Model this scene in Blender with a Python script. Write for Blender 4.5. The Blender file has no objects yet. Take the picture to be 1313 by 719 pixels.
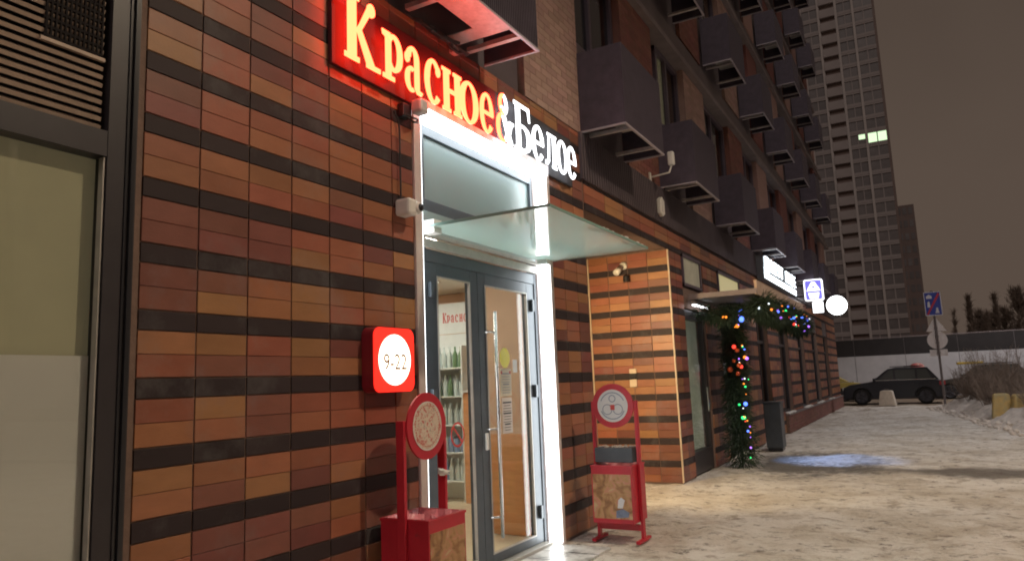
import bpy, bmesh, math, random
from mathutils import Vector, Matrix, noise as mnoise

random.seed(7)
scene = bpy.context.scene
COL = scene.collection
rad = math.radians

# ------------------------------------------------------------------ camera
EYE, DIST = 1.52, 3.1565                # eye height, distance to the facade plane (Y = 0)
cam_d = bpy.data.cameras.new('camera')
cam_d.sensor_width = 36.0
cam_d.lens = 25.458
cam_d.clip_start = 0.05
cam_d.clip_end = 1500
cam = bpy.data.objects.new('camera', cam_d)
COL.objects.link(cam)
_R = Vector((0.48884, -0.87147, -0.03965))
_U = Vector((-0.10479, -0.10378, 0.98906))
_F = Vector((0.86606, 0.47934, 0.14205))
cam.matrix_world = Matrix(((_R.x, _U.x, -_F.x, 0), (_R.y, _U.y, -_F.y, -DIST), (_R.z, _U.z, -_F.z, EYE), (0, 0, 0, 1)))
scene.camera = cam

# ------------------------------------------------------------------ sky, sun, exposure
world = bpy.data.worlds.new('World')
scene.world = world
world.use_nodes = True
wn, wl = world.node_tree.nodes, world.node_tree.links
wn.clear()
w_out = wn.new('ShaderNodeOutputWorld')
w_bg = wn.new('ShaderNodeBackground')
w_tc = wn.new('ShaderNodeTexCoord')
w_no = wn.new('ShaderNodeTexNoise')
w_no.inputs['Scale'].default_value = 1.6
w_no.inputs['Detail'].default_value = 4
w_cr = wn.new('ShaderNodeValToRGB')
w_cr.color_ramp.elements[0].position = 0.35
w_cr.color_ramp.elements[0].color = (0.070, 0.050, 0.039, 1)
w_cr.color_ramp.elements[1].position = 0.7
w_cr.color_ramp.elements[1].color = (0.098, 0.071, 0.055, 1)
wl.new(w_tc.outputs['Generated'], w_no.inputs['Vector'])
wl.new(w_no.outputs['Fac'], w_cr.inputs['Fac'])
wl.new(w_cr.outputs['Color'], w_bg.inputs['Color'])
wl.new(w_bg.outputs['Background'], w_out.inputs['Surface'])
w_bg.inputs['Strength'].default_value = 1.0      # low cloud lit by the city, night

sun_d = bpy.data.lights.new('sun', 'SUN')
sun_d.energy = 0.35
sun_d.angle = rad(20)
sun_d.color = (1.0, 0.88, 0.82)
sun = bpy.data.objects.new('sun', sun_d)
COL.objects.link(sun)
sun.location = (-10, -12, 30)
sun.rotation_euler = Vector((0.82, 0.22, -0.52)).to_track_quat('-Z', 'Y').to_euler()

vs = scene.view_settings
vs.view_transform = 'Standard'
vs.look = 'None'
vs.exposure = 0.0
vs.gamma = 1.0
vs.use_curve_mapping = False
scene.cycles.use_denoising = True
scene.cycles.filter_width = 1.9
scene.cycles.max_bounces = 8
scene.cycles.transparent_max_bounces = 12
scene.cycles.sample_clamp_indirect = 6.0
scene.cycles.caustics_reflective = False
scene.cycles.caustics_refractive = False


# ------------------------------------------------------------------ helpers
def link(o, parent=None):
    COL.objects.link(o)
    if parent is not None:
        o.parent = parent
    return o


def tag(o, label, cat, group=None):
    o['label'] = label
    o['category'] = cat
    if group:
        o['group'] = group
    return o


def thing(name, label, cat, loc=(0, 0, 0), rz=0.0, group=None):
    o = bpy.data.objects.new(name, None)
    o.empty_display_size = 0.1
    o.location = loc
    o.rotation_euler = (0, 0, rz)
    link(o)
    return tag(o, label, cat, group)


class MB:
    """collects shapes; build() links them as one mesh object"""

    def __init__(s):
        s.v, s.f, s.mi = [], [], []

    def face(s, pts, m=0):
        b = len(s.v)
        s.v += [tuple(q) for q in pts]
        s.f.append(tuple(range(b, b + len(pts))))
        s.mi.append(m)
        return s

    def box(s, x0, x1, y0, y1, z0, z1, m=0):
        b = len(s.v)
        s.v += [(x0, y0, z0), (x1, y0, z0), (x1, y1, z0), (x0, y1, z0), (x0, y0, z1), (x1, y0, z1), (x1, y1, z1), (x0, y1, z1)]
        for q in ((0, 3, 2, 1), (4, 5, 6, 7), (0, 1, 5, 4), (1, 2, 6, 5), (2, 3, 7, 6), (3, 0, 4, 7)):
            s.f.append(tuple(b + i for i in q))
            s.mi.append(m)
        return s

    def bbox(s, x0, x1, y0, y1, z0, z1, c=0.004, m=0):
        """box with chamfered edges on the front (-y) face"""
        b = len(s.v)
        s.v += [(x0, y0 + c, z0), (x1, y0 + c, z0), (x1, y0 + c, z1), (x0, y0 + c, z1),
                (x0 + c, y0, z0 + c), (x1 - c, y0, z0 + c), (x1 - c, y0, z1 - c), (x0 + c, y0, z1 - c),
                (x0, y1, z0), (x1, y1, z0), (x1, y1, z1), (x0, y1, z1)]
        for q in ((4, 5, 6, 7), (0, 1, 5, 4), (1, 2, 6, 5), (2, 3, 7, 6), (3, 0, 4, 7), (8, 9, 1, 0), (9, 10, 2, 1), (10, 11, 3, 2), (11, 8, 0, 3)):
            s.f.append(tuple(b + i for i in q))
            s.mi.append(m)
        return s

    def prism(s, pts, d0, d1, axis='y', m=0, taper=1.0, ctr=None):
        """2D polygon extruded along axis; axis y: pts=(x,z); x: pts=(y,z); z: pts=(x,y)"""
        n = len(pts)
        b = len(s.v)
        if ctr is None:
            ctr = (sum(q[0] for q in pts) / n, sum(q[1] for q in pts) / n)
        for d, k in ((d0, 1.0), (d1, taper)):
            for a, c in pts:
                a = ctr[0] + (a - ctr[0]) * k
                c = ctr[1] + (c - ctr[1]) * k
                s.v.append((a, d, c) if axis == 'y' else (d, a, c) if axis == 'x' else (a, c, d))
        s.f.append(tuple(b + i for i in range(n)))
        s.mi.append(m)
        s.f.append(tuple(b + n + i for i in reversed(range(n))))
        s.mi.append(m)
        for i in range(n):
            j = (i + 1) % n
            s.f.append((b + i, b + n + i, b + n + j, b + j))
            s.mi.append(m)
        return s

    def tube(s, p0, p1, r0, r1=None, n=8, m=0, caps=True):
        p0, p1 = Vector(p0), Vector(p1)
        r1 = r0 if r1 is None else r1
        d = (p1 - p0)
        if d.length < 1e-6:
            return s
        d.normalize()
        a = d.orthogonal().normalized()
        c = d.cross(a)
        b = len(s.v)
        for p, r in ((p0, r0), (p1, r1)):
            for i in range(n):
                t = 2 * math.pi * i / n
                s.v.append(tuple(p + r * (math.cos(t) * a + math.sin(t) * c)))
        for i in range(n):
            j = (i + 1) % n
            s.f.append((b + i, b + j, b + n + j, b + n + i))
            s.mi.append(m)
        if caps:
            s.f.append(tuple(b + i for i in reversed(range(n))))
            s.mi.append(m)
            s.f.append(tuple(b + n + i for i in range(n)))
            s.mi.append(m)
        return s

    def path(s, pts, r, n=6, m=0):
        for a, b in zip(pts[:-1], pts[1:]):
            s.tube(a, b, r, r, n, m)
        return s

    def lathe(s, prof, c=(0, 0, 0), n=20, m=0, axis='z'):
        b = len(s.v)
        for r, h in prof:
            for i in range(n):
                t = 2 * math.pi * i / n
                q = (r * math.cos(t), r * math.sin(t), h)
                if axis == 'y':
                    q = (q[0], q[2], q[1])
                elif axis == 'x':
                    q = (q[2], q[0], q[1])
                s.v.append((c[0] + q[0], c[1] + q[1], c[2] + q[2]))
        for k in range(len(prof) - 1):
            for i in range(n):
                j = (i + 1) % n
                s.f.append((b + k * n + i, b + k * n + j, b + (k + 1) * n + j, b + (k + 1) * n + i))
                s.mi.append(m)
        return s

    def ball(s, c, r, n=10, m=0, sz=1.0):
        prof = [(max(1e-4, r * math.sin(math.pi * k / (n // 2))), -r * sz * math.cos(math.pi * k / (n // 2))) for k in range(n // 2 + 1)]
        return s.lathe(prof, c, n, m)

    def mesh(s, name, mats, smooth=False):
        me = bpy.data.meshes.new(name)
        me.from_pydata(s.v, [], s.f)
        mats = mats if isinstance(mats, (list, tuple)) else [mats]
        for k in mats:
            me.materials.append(k)
        me.polygons.foreach_set('material_index', s.mi)
        if smooth:
            me.polygons.foreach_set('use_smooth', [True] * len(me.polygons))
        bm = bmesh.new()
        bm.from_mesh(me)
        bmesh.ops.recalc_face_normals(bm, faces=bm.faces)
        bm.to_mesh(me)
        bm.free()
        me.update()
        return me

    def build(s, name, mats, parent=None, smooth=False, bevel=0.0, loc=None, rz=None):
        o = bpy.data.objects.new(name, s.mesh(name, mats, smooth))
        link(o, parent)
        if loc is not None:
            o.location = loc
        if rz is not None:
            o.rotation_euler = (0, 0, rz)
        if bevel:
            md = o.modifiers.new('bevel', 'BEVEL')
            md.width = bevel
            md.segments = 2
            md.limit_method = 'ANGLE'
            md.angle_limit = rad(40)
        return o


def copy_tree(o, parent=None):
    c = o.copy()
    link(c, parent)
    for ch in list(o.children):
        copy_tree(ch, c)
    return c


def project(P):
    """pixel position (photo scale) of a world point, for sorting by size only"""
    q = Vector(P) - Vector((0, -DIST, EYE))
    d = max(0.01, q.dot(_F))
    return 656.5 + 928.5 * q.dot(_R) / d, 359.5 - 928.5 * q.dot(_U) / d, d


# ------------------------------------------------------------------ materials
def nodes_of(name):
    m = bpy.data.materials.new(name)
    m.use_nodes = True
    nt = m.node_tree
    return m, nt, nt.nodes['Principled BSDF']


def mat(name, col, rough=0.6, metal=0.0, var=0.12, scale=8.0, bump=0.0, bscale=None, spec=0.5, coat=0.0, rand=None, dirt=None, stretch=None, world=False):
    """painted / cast / baked surface: base colour with soft mottling, optional bump and per piece variation"""
    m, nt, b = nodes_of(name)
    N, L = nt.nodes, nt.links
    tc = N.new('ShaderNodeTexCoord')
    mp = N.new('ShaderNodeMapping')
    co = N.new('ShaderNodeNewGeometry').outputs['Position'] if world else tc.outputs['Object']
    L.new(co, mp.inputs['Vector'])
    if stretch:
        mp.inputs['Scale'].default_value = stretch
    no = N.new('ShaderNodeTexNoise')
    no.inputs['Scale'].default_value = scale
    no.inputs['Detail'].default_value = 6
    no.inputs['Roughness'].default_value = 0.62
    L.new(mp.outputs['Vector'], no.inputs['Vector'])
    hs = N.new('ShaderNodeHueSaturation')
    hs.inputs['Color'].default_value = (*col, 1)
    mr = N.new('ShaderNodeMapRange')
    mr.inputs['From Min'].default_value = 0.25
    mr.inputs['From Max'].default_value = 0.75
    mr.inputs['To Min'].default_value = 1 - var
    mr.inputs['To Max'].default_value = 1 + var
    L.new(no.outputs['Fac'], mr.inputs['Value'])
    val = mr.outputs['Result']
    if rand:
        if rand == 'object':
            src = N.new('ShaderNodeObjectInfo').outputs['Random']
        else:
            src = N.new('ShaderNodeNewGeometry').outputs['Random Per Island']
        m2 = N.new('ShaderNodeMapRange')
        m2.inputs['To Min'].default_value = 0.84
        m2.inputs['To Max'].default_value = 1.15
        L.new(src, m2.inputs['Value'])
        mm = N.new('ShaderNodeMath')
        mm.operation = 'MULTIPLY'
        L.new(val, mm.inputs[0])
        L.new(m2.outputs['Result'], mm.inputs[1])
        val = mm.outputs['Value']
        m3 = N.new('ShaderNodeMapRange')
        m3.inputs['To Min'].default_value = 0.488
        m3.inputs['To Max'].default_value = 0.512
        wn_ = N.new('ShaderNodeTexWhiteNoise')
        wn_.noise_dimensions = '1D'
        L.new(src, wn_.inputs['W'])
        L.new(wn_.outputs['Value'], m3.inputs['Value'])
        L.new(m3.outputs['Result'], hs.inputs['Hue'])
    L.new(val, hs.inputs['Value'])
    colr = hs.outputs['Color']
    if dirt:
        n2 = N.new('ShaderNodeTexNoise')
        n2.inputs['Scale'].default_value = dirt[1]
        n2.inputs['Detail'].default_value = 8
        n2.inputs['Roughness'].default_value = 0.7
        L.new(co, n2.inputs['Vector'])
        cr = N.new('ShaderNodeValToRGB')
        cr.color_ramp.elements[0].position = dirt[2]
        cr.color_ramp.elements[1].position = dirt[2] + 0.18
        L.new(n2.outputs['Fac'], cr.inputs['Fac'])
        mx = N.new('ShaderNodeMix')
        mx.data_type = 'RGBA'
        L.new(cr.outputs['Color'], mx.inputs['Factor'])
        L.new(colr, mx.inputs[6])
        mx.inputs[7].default_value = (*dirt[0], 1)
        colr = mx.outputs[2]
    L.new(colr, b.inputs['Base Color'])
    b.inputs['Roughness'].default_value = rough
    b.inputs['Metallic'].default_value = metal
    b.inputs['Specular IOR Level'].default_value = spec
    b.inputs['Coat Weight'].default_value = coat
    if bump:
        nb = N.new('ShaderNodeTexNoise')
        nb.inputs['Scale'].default_value = bscale or scale * 4
        nb.inputs['Detail'].default_value = 5
        L.new(mp.outputs['Vector'], nb.inputs['Vector'])
        bp = N.new('ShaderNodeBump')
        bp.inputs['Strength'].default_value = bump
        bp.inputs['Distance'].default_value = 0.01
        L.new(nb.outputs['Fac'], bp.inputs['Height'])
        L.new(bp.outputs['Normal'], b.inputs['Normal'])
        # roughness mottling
        rr = N.new('ShaderNodeMapRange')
        rr.inputs['To Min'].default_value = max(0.02, rough - 0.12)
        rr.inputs['To Max'].default_value = min(1.0, rough + 0.12)
        L.new(no.outputs['Fac'], rr.inputs['Value'])
        L.new(rr.outputs['Result'], b.inputs['Roughness'])
    return m


def emit(name, col, strength, base=None):
    m, nt, b = nodes_of(name)
    b.inputs['Base Color'].default_value = (*(base or col), 1)
    b.inputs['Roughness'].default_value = 0.4
    b.inputs['Emission Color'].default_value = (*col, 1)
    b.inputs['Emission Strength'].default_value = strength
    return m


def glass(name, tint=(0.9, 0.95, 0.95), rough=0.02, boost=1.0, film=None):
    """thin pane: see-through with Fresnel reflection; film=(colour, amount) adds a frosted layer"""
    m, nt, b = nodes_of(name)
    N, L = nt.nodes, nt.links
    out = N['Material Output']
    N.remove(b)
    tr = N.new('ShaderNodeBsdfTransparent')
    tr.inputs['Color'].default_value = (*tint, 1)
    base = tr.outputs['BSDF']
    if film:
        df = N.new('ShaderNodeBsdfDiffuse')
        df.inputs['Color'].default_value = (*film[0], 1)
        tl = N.new('ShaderNodeBsdfTranslucent')
        tl.inputs['Color'].default_value = (*film[0], 1)
        m1 = N.new('ShaderNodeMixShader')
        m1.inputs[0].default_value = film[2] if len(film) > 2 else 0.5
        L.new(df.outputs[0], m1.inputs[1])
        L.new(tl.outputs[0], m1.inputs[2])
        m2 = N.new('ShaderNodeMixShader')
        m2.inputs[0].default_value = film[1]
        L.new(base, m2.inputs[1])
        L.new(m1.outputs[0], m2.inputs[2])
        base = m2.outputs[0]
    gl = N.new('ShaderNodeBsdfGlossy')
    gl.inputs['Roughness'].default_value = rough
    fr = N.new('ShaderNodeFresnel')
    ge = N.new('ShaderNodeNewGeometry')
    ior = N.new('ShaderNodeMapRange')            # same reflectance on the way out of the pane as on the way in
    ior.inputs['To Min'].default_value = 1.52
    ior.inputs['To Max'].default_value = 1 / 1.52
    L.new(ge.outputs['Backfacing'], ior.inputs['Value'])
    L.new(ior.outputs['Result'], fr.inputs['IOR'])
    mu = N.new('ShaderNodeMath')
    mu.operation = 'MULTIPLY'
    mu.use_clamp = True
    mu.inputs[1].default_value = boost
    L.new(fr.outputs['Fac'], mu.inputs[0])
    mx = N.new('ShaderNodeMixShader')
    L.new(mu.outputs[0], mx.inputs[0])
    L.new(base, mx.inputs[1])
    L.new(gl.outputs[0], mx.inputs[2])
    L.new(mx.outputs[0], out.inputs['Surface'])
    return m


M = {}
TONES = {'orange': (0.30, 0.108, 0.056), 'amber': (0.325, 0.142, 0.066), 'russet': (0.200, 0.071, 0.050), 'dark': (0.036, 0.025, 0.027)}
for k, c in TONES.items():
    M['tile_' + k] = mat('tile_' + k, c, 0.6 if k == 'dark' else 0.45, spec=0.25 if k == 'dark' else 0.5, var=0.16, scale=5, bump=0.10, bscale=60, rand='object', stretch=(1, 1, 2.5), world=True, dirt=(tuple(0.72 * q + 0.07 for q in c), 1.7, 0.53))
    M['clad_' + k] = mat('clad_' + k, c, 0.6 if k == 'dark' else 0.45, spec=0.25 if k == 'dark' else 0.5, var=0.16, scale=5, bump=0.10, bscale=60, rand='island', stretch=(1, 1, 2.5), world=True, dirt=(tuple(0.72 * q + 0.07 for q in c), 1.7, 0.53))
M['mortar'] = mat('mortar', (0.19, 0.125, 0.10), 0.9, var=0.2, scale=20, bump=0.3)
M['trim'] = mat('tile_edge_trim', (0.62, 0.50, 0.36), 0.5, var=0.1)
M['beige'] = mat('beige_brick', (0.35, 0.225, 0.19), 0.8, var=0.12, scale=6, bump=0.2, rand='island')
M['redbrick'] = mat('red_brick', (0.20, 0.082, 0.065), 0.8, var=0.15, scale=6, bump=0.2, rand='island')
M['render_grey'] = mat('grey_facade_panel', (0.15, 0.122, 0.125), 0.7, var=0.15, scale=2)
M['fascia'] = mat('ribbed_dark_fascia', (0.11, 0.088, 0.10), 0.55, metal=0.2, var=0.2, scale=3)
M['ledge'] = mat('grey_ledge', (0.20, 0.165, 0.165), 0.6, var=0.2, scale=4)
M['winframe'] = mat('anthracite_window_frame', (0.035, 0.030, 0.034), 0.4, var=0.15)
M['winframe2'] = mat('plum_grey_window_frame', (0.10, 0.075, 0.10), 0.5, var=0.15)
M['basket'] = mat('dark_basket_metal', (0.075, 0.060, 0.082), 0.5, metal=0.25, var=0.3, scale=7, bump=0.05)
M['basket_edge'] = mat('pale_angle_iron', (0.42, 0.38, 0.42), 0.45, metal=0.3, var=0.15)
M['bracket'] = mat('galvanised_bracket', (0.45, 0.40, 0.40), 0.5, metal=0.4, var=0.25, scale=15)
M['ac'] = mat('air_conditioner_casing', (0.30, 0.28, 0.27), 0.5, var=0.1)
M['alu'] = mat('blue_grey_aluminium', (0.085, 0.10, 0.115), 0.38, metal=0.35, var=0.12, scale=6)
M['alu_pale'] = mat('pale_aluminium', (0.42, 0.40, 0.36), 0.4, metal=0.3, var=0.15, scale=10)
M['jamb'] = mat('grey_portal_metal', (0.66, 0.57, 0.55), 0.5, metal=0.2, var=0.1)
M['chrome'] = mat('brushed_steel', (0.72, 0.72, 0.72), 0.22, metal=1.0, var=0.05)
M['white_plastic'] = mat('white_plastic', (0.72, 0.70, 0.66), 0.4, var=0.05)
M['black_plastic'] = mat('black_plastic', (0.02, 0.02, 0.024), 0.3, var=0.1)
M['cable'] = mat('black_cable', (0.02, 0.018, 0.02), 0.6)
M['red_paint'] = mat('red_powder_coat', (0.50, 0.022, 0.040), 0.38, var=0.12, scale=7, bump=0.04, bscale=90, dirt=((0.22, 0.05, 0.05), 9, 0.62))
M['bag'] = mat('pink_plastic_bag', (0.72, 0.26, 0.30), 0.32, var=0.15, scale=12, bump=0.3)
M['paper'] = mat('paper', (0.74, 0.73, 0.70), 0.8, var=0.06)
M['snow'] = mat('trodden_snow', (0.62, 0.60, 0.57), 0.75, var=0.12, scale=14, bump=0.35, bscale=30)
M['snow_dirty'] = mat('dirty_snow', (0.62, 0.57, 0.52), 0.8, var=0.3, scale=5, bump=0.5, bscale=18)
M['led'] = emit('white_led_diffuser', (0.93, 0.98, 1.0), 7.5)
M['letter_red'] = emit('red_letter_acrylic', (1.0, 0.066, 0.024), 13.0, (0.6, 0.05, 0.02))
M['letter_white'] = emit('white_letter_acrylic', (0.93, 0.97, 1.0), 3.0)
M['sign_glow_red'] = mat('red_glow_backing', (0.075, 0.0025, 0.006), 0.8, var=0.08)
M['sign_grey'] = mat('dark_sign_backing', (0.045, 0.042, 0.048), 0.7, var=0.1)
M['pane_dark'] = glass('dark_window_pane', (0.5, 0.5, 0.52), 0.03, 1.2)
M['pane'] = glass('clear_pane', (0.95, 0.98, 0.97), 0.01, 1.0)
M['pane_door'] = glass('door_pane', (0.96, 0.98, 0.97), 0.02, 0.6)
M['canopy_glass'] = glass('frosted_canopy_glass', (0.70, 0.90, 0.86), 0.06, 1.1, film=((0.78, 0.96, 0.93), 0.84))
M['canopy_edge'] = mat('green_glass_edge', (0.20, 0.34, 0.30), 0.15, var=0.1)
M['transom_pane'] = glass('frosted_transom_pane', (0.6, 0.75, 0.75), 0.30, 0.8, film=((0.42, 0.52, 0.52), 0.8))
M['warm_pane'] = emit('lit_window_pane', (1.0, 0.86, 0.42), 0.32, (0.5, 0.45, 0.3))


def ground_material():
    m, nt, b = nodes_of('trampled_snow_ground')
    N, L = nt.nodes, nt.links
    tc = N.new('ShaderNodeTexCoord')

    def noise(scale, detail=8, rough=0.62, dist=0.0, st=(1, 1, 1)):
        mp = N.new('ShaderNodeMapping')
        mp.inputs['Scale'].default_value = st
        L.new(tc.outputs['Object'], mp.inputs['Vector'])
        n = N.new('ShaderNodeTexNoise')
        n.inputs['Scale'].default_value = scale
        n.inputs['Detail'].default_value = detail
        n.inputs['Roughness'].default_value = rough
        n.inputs['Distortion'].default_value = dist
        L.new(mp.outputs['Vector'], n.inputs['Vector'])
        return n.outputs['Fac']

    def ramp(fac, p0, p1):
        r = N.new('ShaderNodeMapRange')
        r.interpolation_type = 'SMOOTHSTEP'
        r.inputs['From Min'].default_value = p0
        r.inputs['From Max'].default_value = p1
        L.new(fac, r.inputs['Value'])
        return r.outputs['Result']

    def mixc(fac, a, c):
        x = N.new('ShaderNodeMix')
        x.data_type = 'RGBA'
        L.new(fac, x.inputs['Factor'])
        if isinstance(a, tuple):
            x.inputs[6].default_value = (*a, 1)
        else:
            L.new(a, x.inputs[6])
        x.inputs[7].default_value = (*c, 1)
        return x.outputs[2]

    def math_(op, a, c):
        x = N.new('ShaderNodeMath')
        x.operation = op
        x.use_clamp = False
        for i, q in enumerate((a, c)):
            if isinstance(q, (int, float)):
                x.inputs[i].default_value = q
            else:
                L.new(q, x.inputs[i])
        return x.outputs[0]

    c = mixc(ramp(noise(0.9, 6), 0.40, 0.66), (0.80, 0.775, 0.725), (0.64, 0.595, 0.52))
    c = mixc(math_('MULTIPLY', ramp(noise(1.7, 10, 0.76, 0.1, (1.1, 0.9, 1)), 0.46, 0.62), 0.6), c, (0.45, 0.385, 0.30))
    c = mixc(math_('MULTIPLY', ramp(noise(3.6, 10, 0.78, 0.1, (1.2, 0.85, 1)), 0.53, 0.64), 0.75), c, (0.27, 0.22, 0.165))
    c = mixc(math_('MULTIPLY', ramp(noise(5.5, 10, 0.82, 0.0, (1.15, 0.9, 1)), 0.535, 0.63), 0.9), c, (0.14, 0.115, 0.09))
    c = mixc(math_('MULTIPLY', ramp(noise(1.0, 9, 0.75, 0.2), 0.58, 0.70), 0.7), c, (0.25, 0.21, 0.165))
    # thawed wet patch in front of the second shop and the wet line that leads from it
    sx = N.new('ShaderNodeSeparateXYZ')
    L.new(tc.outputs['Object'], sx.inputs['Vector'])
    X, Y = sx.outputs['X'], sx.outputs['Y']
    wob = math_('MULTIPLY', math_('SUBTRACT', noise(1.6, 7, 0.65), 0.5), 2.6)
    dx = math_('DIVIDE', math_('SUBTRACT', X, 13.6), 1.75)
    dy = math_('DIVIDE', math_('ADD', Y, 1.35), 1.15)
    d2 = math_('ADD', math_('ADD', math_('MULTIPLY', dx, dx), math_('MULTIPLY', dy, dy)), wob)
    c = mixc(math_('MULTIPLY', ramp(math_('ADD', math_('MULTIPLY', d2, -1.0), math_('MULTIPLY', math_('SUBTRACT', noise(6.0, 9, 0.7), 0.5), 2.4)), -1.5, -0.3), 0.9), c, (0.10, 0.09, 0.08))
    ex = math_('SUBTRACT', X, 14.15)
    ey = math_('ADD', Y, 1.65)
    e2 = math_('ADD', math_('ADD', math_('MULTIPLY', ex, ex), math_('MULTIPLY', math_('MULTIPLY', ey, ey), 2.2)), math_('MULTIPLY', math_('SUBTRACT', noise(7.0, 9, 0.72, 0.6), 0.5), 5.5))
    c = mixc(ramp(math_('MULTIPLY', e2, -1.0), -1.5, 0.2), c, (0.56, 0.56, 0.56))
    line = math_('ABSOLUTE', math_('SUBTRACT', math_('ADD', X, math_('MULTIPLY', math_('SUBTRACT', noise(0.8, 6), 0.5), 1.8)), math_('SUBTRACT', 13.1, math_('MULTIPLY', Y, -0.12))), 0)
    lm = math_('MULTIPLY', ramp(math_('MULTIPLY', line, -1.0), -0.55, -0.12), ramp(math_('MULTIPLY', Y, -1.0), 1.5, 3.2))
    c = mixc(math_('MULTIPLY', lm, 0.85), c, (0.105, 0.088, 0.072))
    # brown slush on the carriageway at the far end
    far = ramp(math_('ADD', X, math_('MULTIPLY', wob, 0.5)), 34.6, 35.6)
    c = mixc(far, c, (0.26, 0.20, 0.145))
    L.new(c, b.inputs['Base Color'])
    b.inputs['Roughness'].default_value = 0.62
    b.inputs['Specular IOR Level'].default_value = 0.35
    bp = N.new('ShaderNodeBump')
    bp.inputs['Strength'].default_value = 0.9
    bp.inputs['Distance'].default_value = 0.05
    h = math_('ADD', noise(5.5, 10, 0.7, 0.3), math_('MULTIPLY', noise(22, 6, 0.6), 0.5))
    L.new(h, bp.inputs['Height'])
    L.new(bp.outputs['Normal'], b.inputs['Normal'])
    return m


# ================================================================== THE SETTING: ground
def axis_steps(a, b, fine0, fine1, step):
    s, x = [], fine0
    while x < fine1 + 1e-6:
        s.append(x)
        x += step
    lo, g = [], step
    x = fine0
    while x > a:
        g *= 1.6
        x -= g
        lo.append(max(x, a))
    hi, g, x = [], step, fine1
    while x < b:
        g *= 1.6
        x += g
        hi.append(min(x, b))
    return sorted(set(lo)) + s + hi


gx = axis_steps(-150, 420, 3.0, 36.0, 0.16)
gy = axis_steps(-260, 160, -9.0, 0.4, 0.16)
mb = MB()
for x in gx:
    for y in gy:
        z = 0.0
        if 2 < x < 37 and -9.5 < y < 0.5:
            z = 0.035 * mnoise.noise((x * 1.1, y * 1.3, 0)) + 0.034 * mnoise.noise((x * 2.6, y * 3.2, 5))
            if y > -1.0 and x < 7.6:
                z *= 0.35
            z -= 0.012
        mb.v.append((x, y, z))
ny = len(gy)
for i in range(len(gx) - 1):
    for j in range(ny - 1):
        mb.f.append((i * ny + j, (i + 1) * ny + j, (i + 1) * ny + j + 1, i * ny + j + 1))
        mb.mi.append(0)
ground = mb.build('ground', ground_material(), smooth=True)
ground['kind'] = 'structure'

# paving slabs swept clear at the shop door
M['slab'] = mat('wet_grey_paving', (0.25, 0.25, 0.245), 0.35, var=0.2, scale=9, bump=0.12, dirt=((0.66, 0.66, 0.64), 5, 0.36))
pave = link(bpy.data.objects.new('pavement', None))
pave['kind'] = 'structure'
for i in range(7):
    for j in range(2):
        x0, y0 = 4.36 + i * 0.30, 0.09 - (j + 1) * 0.30
        MB().box(x0 + 0.004, x0 + 0.296, y0 + 0.004, y0 + 0.296, -0.05, 0.008 + random.uniform(-0.003, 0.003)).build('slab', M['slab'], pave)

# ================================================================== APARTMENT BUILDING with the shops
U = 0.107
COLW, X1 = 0.31732, 2.40562
ZG = EYE + 0.88161 * U                   # top of the dark course at eye level
XP = 10.5676                             # end face of the recess
bld = thing('apartment_building', 'long apartment block clad in orange and dark striped tiles with shops below', 'building', (0, 0, 0))

core = MB()
core.box(2.05, 4.24, 0.008, 0.30, 0, 4.355)
core.box(6.48, 7.46, 0.008, 0.30, 0, 4.355)
core.box(4.24, 6.48, 0.012, 0.30, 3.72, 4.355)
core.box(7.44, 7.46, 0.012, 1.33, 0, 4.355)
core.box(7.46, XP + 0.012, 1.31, 1.4, 0, 3.5)
core.build('wall', M['mortar'], bld)
beam = MB()
beam.box(7.46, 35.0, 0.012, 1.5, 3.46, 4.36)
beam.build('beam', M['mortar'], bld)
endw = MB()
endw.box(XP + 0.008, 11.30, 0.012, 1.33, 0, 3.46)
# ground floor piers of the second shop: (x0, x1)
PIERS = [(12.58, 13.6), (15.62, 17.05), (18.4, 20.0), (21.5, 23.3), (24.7, 26.6), (28.2, 30.1), (31.6, 35.0)]
for a, c in PIERS:
    endw.box(a, c, 0.012, 0.4, 0, 3.46)
endw.box(11.30, 12.58, 0.012, 0.4, 2.62, 2.95)
endw.box(20.0, 35.0, 0.40, 0.45, 0.0, 3.46)
end_wall = endw.build('wall', M['mortar'], bld)
main_wall = [o for o in bld.children if o.name == 'wall'][0]

# ---- tiles -------------------------------------------------------
PERIOD = 3 * U
DH = 0.0907                               # dark course height
OH = 0.1073                               # orange course height
COURSES = []                              # (z0, height, is_dark)
for k in range(-5, 11):
    zt = ZG + k * PERIOD                  # top of a dark course
    COURSES.append((zt - DH, DH, True))
    COURSES.append((zt + 0.007, OH, False))
    COURSES.append((zt + 0.0095 + OH, OH, False))
tiles = []                                # (origin, rot, width, height, tone, area)


def tone():
    r = random.random()
    return 'orange' if r < 0.45 else 'amber' if r < 0.68 else 'russet'


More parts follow.
